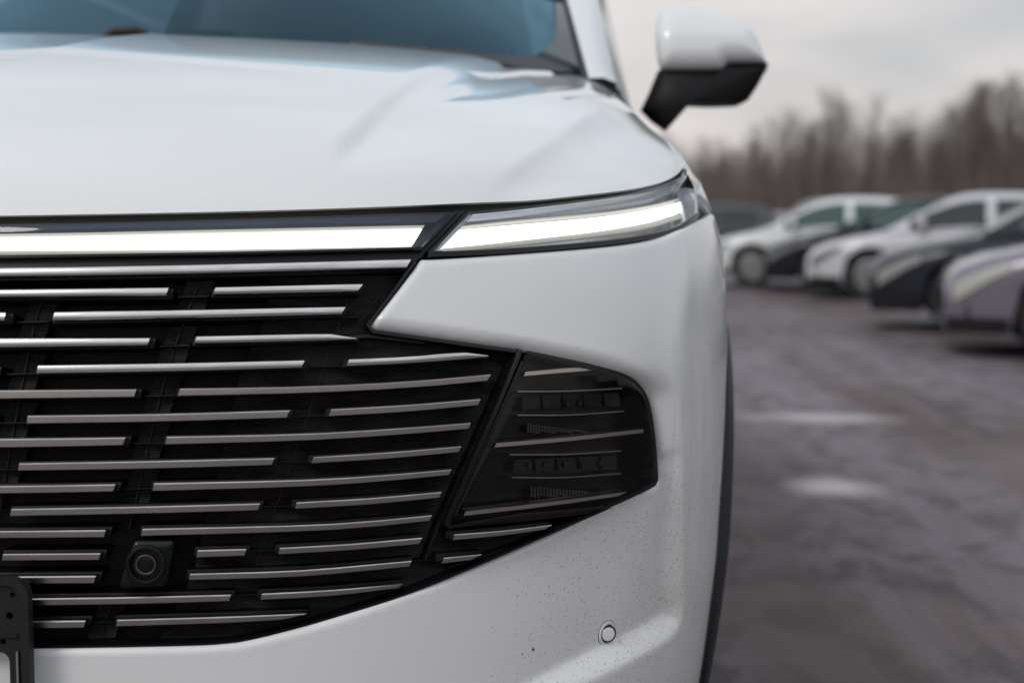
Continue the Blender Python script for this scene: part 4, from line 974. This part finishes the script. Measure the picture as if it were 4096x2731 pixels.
# ================================================================== parked cars
def paint(name, c_, r=.3, metal=0.0):
    return mat(name, c_, r, metal, coat=1.0 if max(c_) > .1 else .45, coat_r=.04, spec=.5 if max(c_) > .1 else .25)
HEADGLASS = mat('clear_headlight', (.46, .455, .41), .15, spec=.7)
LAMPS = [HEADGLASS, mat('smoked_headlight', (.16, .16, .16), .15), mat('grey_headlight', (.30, .30, .29), .15)]
def parked_car(name, label, cat, pm, corner_px, psi, lampm=0, L=4.45, W=1.80, H=1.47, glassm=CARGLASS, cowl=1.05, hood_h=.93, nose=.66, suvlike=False, lift=0.0):
    g_ = ground_at(*corner_px); fwd = np.array([-math.cos(psi), -math.sin(psi)]); right = np.array([fwd[1], -fwd[0]])
    loc = g_[:2] + right * W * .40
    car = tag(empty(name, (loc[0], loc[1], 0), math.atan2(fwd[1], fwd[0])), label, cat, 'cars parked in a row across the car park')
    zb0 = .20 + lift; xa, xb, wr = .84, .84 + L * .60, .33 + lift * .3; ar = wr + .05
    tpts = np.array([(0, nose - .12), (.03, nose - .03), (.10, nose + .04), (.3, nose + .12), (.65, hood_h - .07), (cowl, hood_h), (1.9, hood_h + .02), (L - .9, hood_h + .05), (L - .35, hood_h + .04), (L - .06, hood_h - .08), (L, hood_h - .25)])
    def zt(x): return np.interp(x, tpts[:, 0], tpts[:, 1])
    def hw(x):
        a = W / 2 * (1 - .30 * np.clip((.75 - x) / .75, 0, 1) ** 2.2); return a * (1 - .22 * np.clip((x - L + .6) / .6, 0, 1) ** 2.2)
    def zb(x):
        z = zb0
        for xc in (xa, xb):
            if abs(x - xc) < ar: z = max(z, wr + math.sqrt(ar * ar - (x - xc) ** 2))
        return z
    NQ = 18
    def sec(x):
        w, z0, z1 = hw(x), zb(x), zt(x); zs = max(z1 - .17, z0 + .02); o = []
        for k in range(8):
            f = k / 7; z = z0 + (zs - z0) * f; o.append((w * (1 - .05 * max(0, (.42 - z) / .3) ** 2 - .015 * ((z - .6) / .3) ** 2), z))
        w1 = o[-1][0]
        for k in range(1, 8):
            a = math.pi / 2 * k / 7; o.append((w1 * (.80 + .20 * math.cos(a) ** .8) if True else 0, zs + (z1 - .015 - zs) * math.sin(a)))
        o += [(w1 * .55, z1 - .004), (w1 * .25, z1), (0, z1 + .002)]
        return np.array(o)
    xsn = np.unique(np.concatenate([np.linspace(0, .12, 7), np.linspace(.12, L - .1, 64), np.linspace(L - .1, L, 4), [xa - ar, xa + ar, xb - ar, xb + ar, xa - ar - .002, xb - ar - .002, xa + ar + .002, xb + ar + .002]]))
    secs = np.array([[(-x, y, z) for y, z in sec(x)] for x in xsn])
    both = np.concatenate([secs, secs[:, -2::-1] * np.array([1, -1, 1])], 1)
    mb = MB(); mb.grid(both); nq = both.shape[1]
    mb.add(both[0], [tuple(range(nq))]); mb.add(both[-1], [tuple(range(nq))[::-1]])
    fix_normals(mb.build('body', pm, car, ang=40))
    # dark lower trim
    for s_ in (1, -1):
        for x0, x1 in ((.02, xa - ar - .01), (xa + ar + .01, xb - ar - .01), (xb + ar + .01, L - .05)):
            mb = MB(); mb.grid(np.array([[(-x - (-.010 if x < .1 else 0), s_ * (np.interp(z, sec(x)[:8, 1], sec(x)[:8, 0]) + .008), z) for z in (zb0 - .01, zb0 + .05, zb0 + .11)] for x in np.linspace(x0, x1, 8)])); fix_normals(mb.build('lower_trim', CLAD, car))
    # underside and wheel wells
    mb = MB(); mb.box((-L / 2, 0, zb0 + .12), (L - .3, W * .82, .2)); mb.box((-L / 2, 0, .45), (L - .5, W * .62, .3)); mb.build('underbody', VOID, car, smooth=False)
    # cabin
    if suvlike: rp = np.array([(cowl - .05, hood_h - .01), (cowl + .72, H - .05), (cowl + 1.3, H), (L - .9, H - .02), (L - .45, H - .12), (L - .12, hood_h + .04)])
    else: rp = np.array([(cowl - .05, hood_h - .01), (cowl + .80, H - .08), (cowl + 1.35, H), (cowl + 2.1, H - .04), (L - .75, H - .20), (L - .22, hood_h + .03)])
    rps = spline(rp, 8)
    def zr(x): return np.interp(x, rps[:, 0], rps[:, 1])
    def csec(x):
        b = hw(x) * .93; z0 = zt(x) - .02; z1 = zr(x); f = np.clip((z1 - z0) / (H - hood_h), 0, 1); tw = b + (W / 2 * .70 - b) * f
        return b, z0, tw, z1, f
    xs_ = np.linspace(rp[0, 0], rp[-1, 0], 44); rows = []
    for x in xs_:
        b, z0, tw, z1, f = csec(x); rows.append([(-x, b, z0), (-x, tw + (b - tw) * .12, z0 + (z1 - z0) * .86), (-x, tw - .05 * f, z1 - .018 * f), (-x, tw * .5, z1), (-x, 0, z1 + .008 * f)])
    G = np.array(rows); G = np.concatenate([G, G[:, -2::-1] * np.array([1, -1, 1])], 1); mb = MB(); mb.grid(G); fix_normals(mb.build('cabin', pm, car, ang=50))
    # windscreen
    xw = np.linspace(cowl + .02, cowl + .74, 8); rows = []
    for x in xw:
        b, z0, tw, z1, f = csec(x); rows.append([(-x - .0 + .006, tw * .90 * v_, z1 + .008 - .012 * abs(v_) ** 3) for v_ in np.linspace(-1, 1, 9)])
    mb = MB(); mb.grid(np.array(rows)); fix_normals(mb.build('windscreen', glassm, car))
    xw = np.linspace(L - .72, L - .30, 6); rows = []
    for x in xw:
        b, z0, tw, z1, f = csec(x); rows.append([(-x - .006, tw * .86 * v_, z1 + .006 - .012 * abs(v_) ** 3) for v_ in np.linspace(-1, 1, 7)])
    mb = MB(); mb.grid(np.array(rows)); fix_normals(mb.build('rear_window', glassm, car))
    for xa_, xb_ in ((cowl + .28, cowl + 1.25), (cowl + 1.36, L - .85)):
        for s_ in (1, -1):
            rows = []
            for x in np.linspace(xa_, xb_, 12):
                b, z0, tw, z1, f = csec(x); lo_ = min(.10, .5 * f); hi_ = .80 if f > .3 else .5
                rows.append([(-x, s_ * (b + (tw + (b - tw) * .12 - b) * q / .86 + .008), z0 + (z1 - z0) * q) for q in np.linspace(.10, .80, 5)])
            mb = MB(); mb.grid(np.array(rows)); fix_normals(mb.build('side_window', glassm, car))
    # lamps, grille, mirrors
    for s_ in (1, -1):
        rows = []
        for x in np.linspace(.07, .46, 9):
            sc = sec(x); i0 = np.interp(x, [.07, .46], [5.0, 7.4]); i1 = np.interp(x, [.07, .46], [8.4, 9.4]); q = np.linspace(i0, i1, 5); idx = np.arange(len(sc))
            rows.append([(-x + .012, s_ * (np.interp(v_, idx, sc[:, 0]) + .010), np.interp(v_, idx, sc[:, 1]) + .004) for v_ in q])
        mb = MB(); mb.grid(np.array(rows)); fix_normals(mb.build('headlight', LAMPS[lampm], car))
        mb = MB(); cm_ = np.array([-(cowl + .42), s_ * (W / 2 + .06), hood_h + .10]); mb.box(cm_, (.10, .20, .14)); mb.box(cm_ + [0, -s_ * .11, -.05], (.05, .10, .03)); o = mb.build('door_mirror', pm, car)
        bv = o.modifiers.new('bevel', 'BEVEL'); bv.width = .03; bv.segments = 3
    mb = MB(); w_ = hw(0) * .80; zn = nose - .16
    mb.grid(np.array([[(.004, y, z) for y in np.linspace(-w_, w_, 6)] for z in (zn - .02, zn - .11)])); mb.grid(np.array([[(.004, y, z) for y in np.linspace(-w_ * .9, w_ * .9, 6)] for z in (zb0 + .16, zb0 + .03)])); fix_normals(mb.build('front_grille', BLACK, car))
    for xc in (xa, xb):
        for s_ in (1, -1):
            wo = empty('wheel', parent=car); Mx = Matrix.Translation((-xc, s_ * (W / 2 - .03), wr)) @ Matrix.Rotation(-R(90) * s_, 4, 'X'); w = .21
            mb = MB(); mb.lathe([(wr * .64, -w), (wr * .95, -w), (wr, -w + .03), (wr, -.03), (wr * .95, 0), (wr * .68, 0), (wr * .64, -.015), (wr * .64, -w)], 28, Mx); fix_normals(mb.build('tyre', RUBBER, wo))
            mb = MB(); mb.lathe([(wr * .64, -.02), (wr * .58, -.015), (wr * .54, -.06), (.0001, -.06)], 28, Mx)
            for k in range(5):
                M2 = Mx @ Matrix.Rotation(k * 2 * math.pi / 5, 4, 'Z') @ Matrix.Translation((wr * .3, 0, -.035)); mb.box(np.array(M2)[:3, 3], (wr * .55, .055, .03), M2)
            fix_normals(mb.build('rim', bpy.data.materials['wheel_silver'], wo))
    return car
PS = R(20) 
parked_car('parked_car', 'lilac silver car with a pale headlight, nearest of the parked row', 'car', paint('lilac_silver_paint', (.17, .150, .19), .3, .2), (3775, 1432), R(-10), H=1.50)
parked_car('parked_car', 'dark navy car with clear headlights beside the lilac silver car', 'car', paint('dark_navy_paint', (.012, .015, .022), .3), (3480, 1322), R(-9), 2, glassm=GREENGLASS)
parked_car('parked_car', 'silver white saloon with dark side windows behind the navy car', 'car', paint('silver_white_paint', (.58, .57, .60), .3), (3222, 1197), R(-10), 1, H=1.43)
parked_car('parked_car', 'black car squeezed between the two white cars, its windscreen greenish', 'car', paint('black_paint', (.008, .009, .014), .3), (3055, 1166), R(-8), 1, glassm=GREENGLASS, H=1.42)
parked_car('parked_car', 'white car with a green tinted windscreen, nearest the SUV flank', 'car', paint('clean_white_paint', (.68, .70, .69), .3), (2800, 1146), R(-8), 1, glassm=GREENGLASS, H=1.45)
parked_car('parked_car', 'charcoal SUV whose dark roof shows above the white car', 'car', paint('charcoal_paint', (.03, .028, .03), .3), (3020, 1060), R(12), H=1.66, L=4.6, W=1.86, suvlike=True, lift=.05, hood_h=1.02)
parked_car('parked_car', 'far pale grey car low behind the white car bonnet', 'car', paint('pale_grey_paint', (.36, .35, .39), .3), (2850, 1020), R(12), H=1.42)
parked_car('parked_car', 'dark grey car half hidden by the SUV headlamp corner', 'car', paint('dark_grey_paint', (.07, .07, .08), .3), (2560, 1035), R(12), H=1.60, suvlike=True)

# ================================================================== trees
random.seed(4)
BARK = mat('grey_brown_bark', (.085, .065, .055), .9)
nd, lk, bs = nt(BARK); lk.new(ramp(BARK, noise(BARK, geo_pos(BARK), 3, 4), (.35, (.10, .075, .065)), (.65, (.17, .14, .125))), bs.inputs['Base Color'])
TWIG = mat('bare_twigs', (.13, .100, .088), .9)
def tree_proto(h, seed, spread):
    rnd = random.Random(seed); tr = MB(); cr = MB()
    lean = [rnd.uniform(-.3, .3), rnd.uniform(-.3, .3)]
    tp = [np.array([lean[0] * (k / 6) ** 1.5 + rnd.uniform(-.05, .05), lean[1] * (k / 6) ** 1.5 + rnd.uniform(-.05, .05), h * k / 6]) for k in range(7)]; tp[0][:2] = 0
    tr.tube(tp, [.06 * (1 - k / 6.6) * h / 8 + .005 for k in range(7)], 6)
    def on(f): i = min(5, int(f * 6)); g_ = f * 6 - i; return tp[i] * (1 - g_) + tp[i + 1] * g_
    for k in range(95):
        f = rnd.uniform(.06, .98) ** .9; p = on(f); a = rnd.uniform(0, 2 * math.pi); ln = (1.05 - f) ** .8 * spread * rnd.uniform(.5, 1.2) + .35; up = rnd.uniform(.6, 1.9)
        d = np.array([math.cos(a), math.sin(a), up]); d /= np.linalg.norm(d); p1 = p + d * ln * .5; p2 = p1 + (d + [0, 0, .5]) * ln * .5
        cr.tube([p, p1, p2], [.014, .008, .003], 3, False)
        for j in range(5):
            q = p + (p1 - p) * rnd.uniform(.3, 1) if j < 2 else p1 + (p2 - p1) * rnd.uniform(0, .9); a2 = rnd.uniform(0, 2 * math.pi); d2 = np.array([math.cos(a2), math.sin(a2), rnd.uniform(.6, 2.2)]); d2 /= np.linalg.norm(d2)
            cr.tube([q, q + d2 * rnd.uniform(.35, .9)], [.006, .002], 3, False)
    return tr, cr
TL = 'bare grey brown tree among the many in the thicket behind the parked cars'
protos = []
for i in range(6):
    tr, cr = tree_proto(8.0 + (i % 3) * 1.2, 10 + i, 3.3 + .9 * (i % 3))
    ro = tag(empty('bare_tree', (0, 0, 0)), TL, 'tree', 'bare trees behind the car park')
    t_ = tr.build('trunk', BARK, ro, ang=None); c_ = cr.build('crown', TWIG, ro, ang=None); protos.append((ro, t_, c_))
TR = [0]
def place_tree(x, y, s, rz):
    i = TR[0]; p = protos[i % 6]
    if i < 6: ro = p[0]
    else:
        ro = p[0].copy(); COL.objects.link(ro)
        for ch in p[1:]: c_ = ch.copy(); COL.objects.link(c_); c_.parent = ro
    ro.location = (x, y, 0); ro.scale = (s, s, s); ro.rotation_euler = (0, 0, rz); TR[0] += 1
for k in range(290):
    Z = random.uniform(58, 84); px = random.uniform(2500, 4500); g_ = at(px, 900, Z)
    hs_ = np.interp(px, [2500, 2900, 3350, 3700, 4100, 4500], [.44, .48, .64, .58, .74, .74]) * random.uniform(.52, 1.06) * Z / 66
    place_tree(g_[0], g_[1], hs_, random.uniform(0, 6.28))
mb = MB(); rnd = random.Random(9)
for k in range(20000):
    Z = rnd.uniform(54, 92); px = rnd.uniform(-600, 5200); g_ = at(px, 900, Z); hgt = rnd.uniform(2.2, 5.6) * rnd.uniform(.7, 1.0); lx, ly = rnd.uniform(-.5, .5), rnd.uniform(-.5, .5); w = rnd.uniform(.02, .05)
    b = np.array([g_[0], g_[1], 0]); t = b + [lx, ly, hgt]; a = rnd.uniform(0, 3.14); dv = np.array([math.cos(a) * w, math.sin(a) * w, 0]); dv2 = np.array([-math.sin(a) * w, math.cos(a) * w, 0])
    mb.add([b + dv, b - dv * .5 + dv2 * .87, b - dv * .5 - dv2 * .87, t], [(0, 1, 3), (1, 2, 3), (2, 0, 3)])
tag(mb.build('undergrowth', TWIG, ang=None), 'dense brown undergrowth of bare saplings behind the parked cars', 'undergrowth', kind='stuff')
mb = MB(); rnd = random.Random(21)
for k in range(12000):
    a = rnd.uniform(math.radians(160), math.radians(432)); r_ = rnd.uniform(48, 75); b = np.array([r_ * math.cos(a), r_ * math.sin(a), 0]); hgt = rnd.uniform(3, 8.5); w = rnd.uniform(.04, .11); t = b + [rnd.uniform(-.6, .6), rnd.uniform(-.6, .6), hgt]
    c1 = rnd.uniform(0, 3.14); dv = np.array([math.cos(c1) * w, math.sin(c1) * w, 0]); dv2 = np.array([-math.sin(c1) * w, math.cos(c1) * w, 0])
    mb.add([b + dv, b - dv * .5 + dv2 * .87, b - dv * .5 - dv2 * .87, t], [(0, 1, 3), (1, 2, 3), (2, 0, 3)])
tag(mb.build('far_woods', TWIG, ang=None), 'bare brown woods round the other sides of the car park', 'woods', kind='stuff')
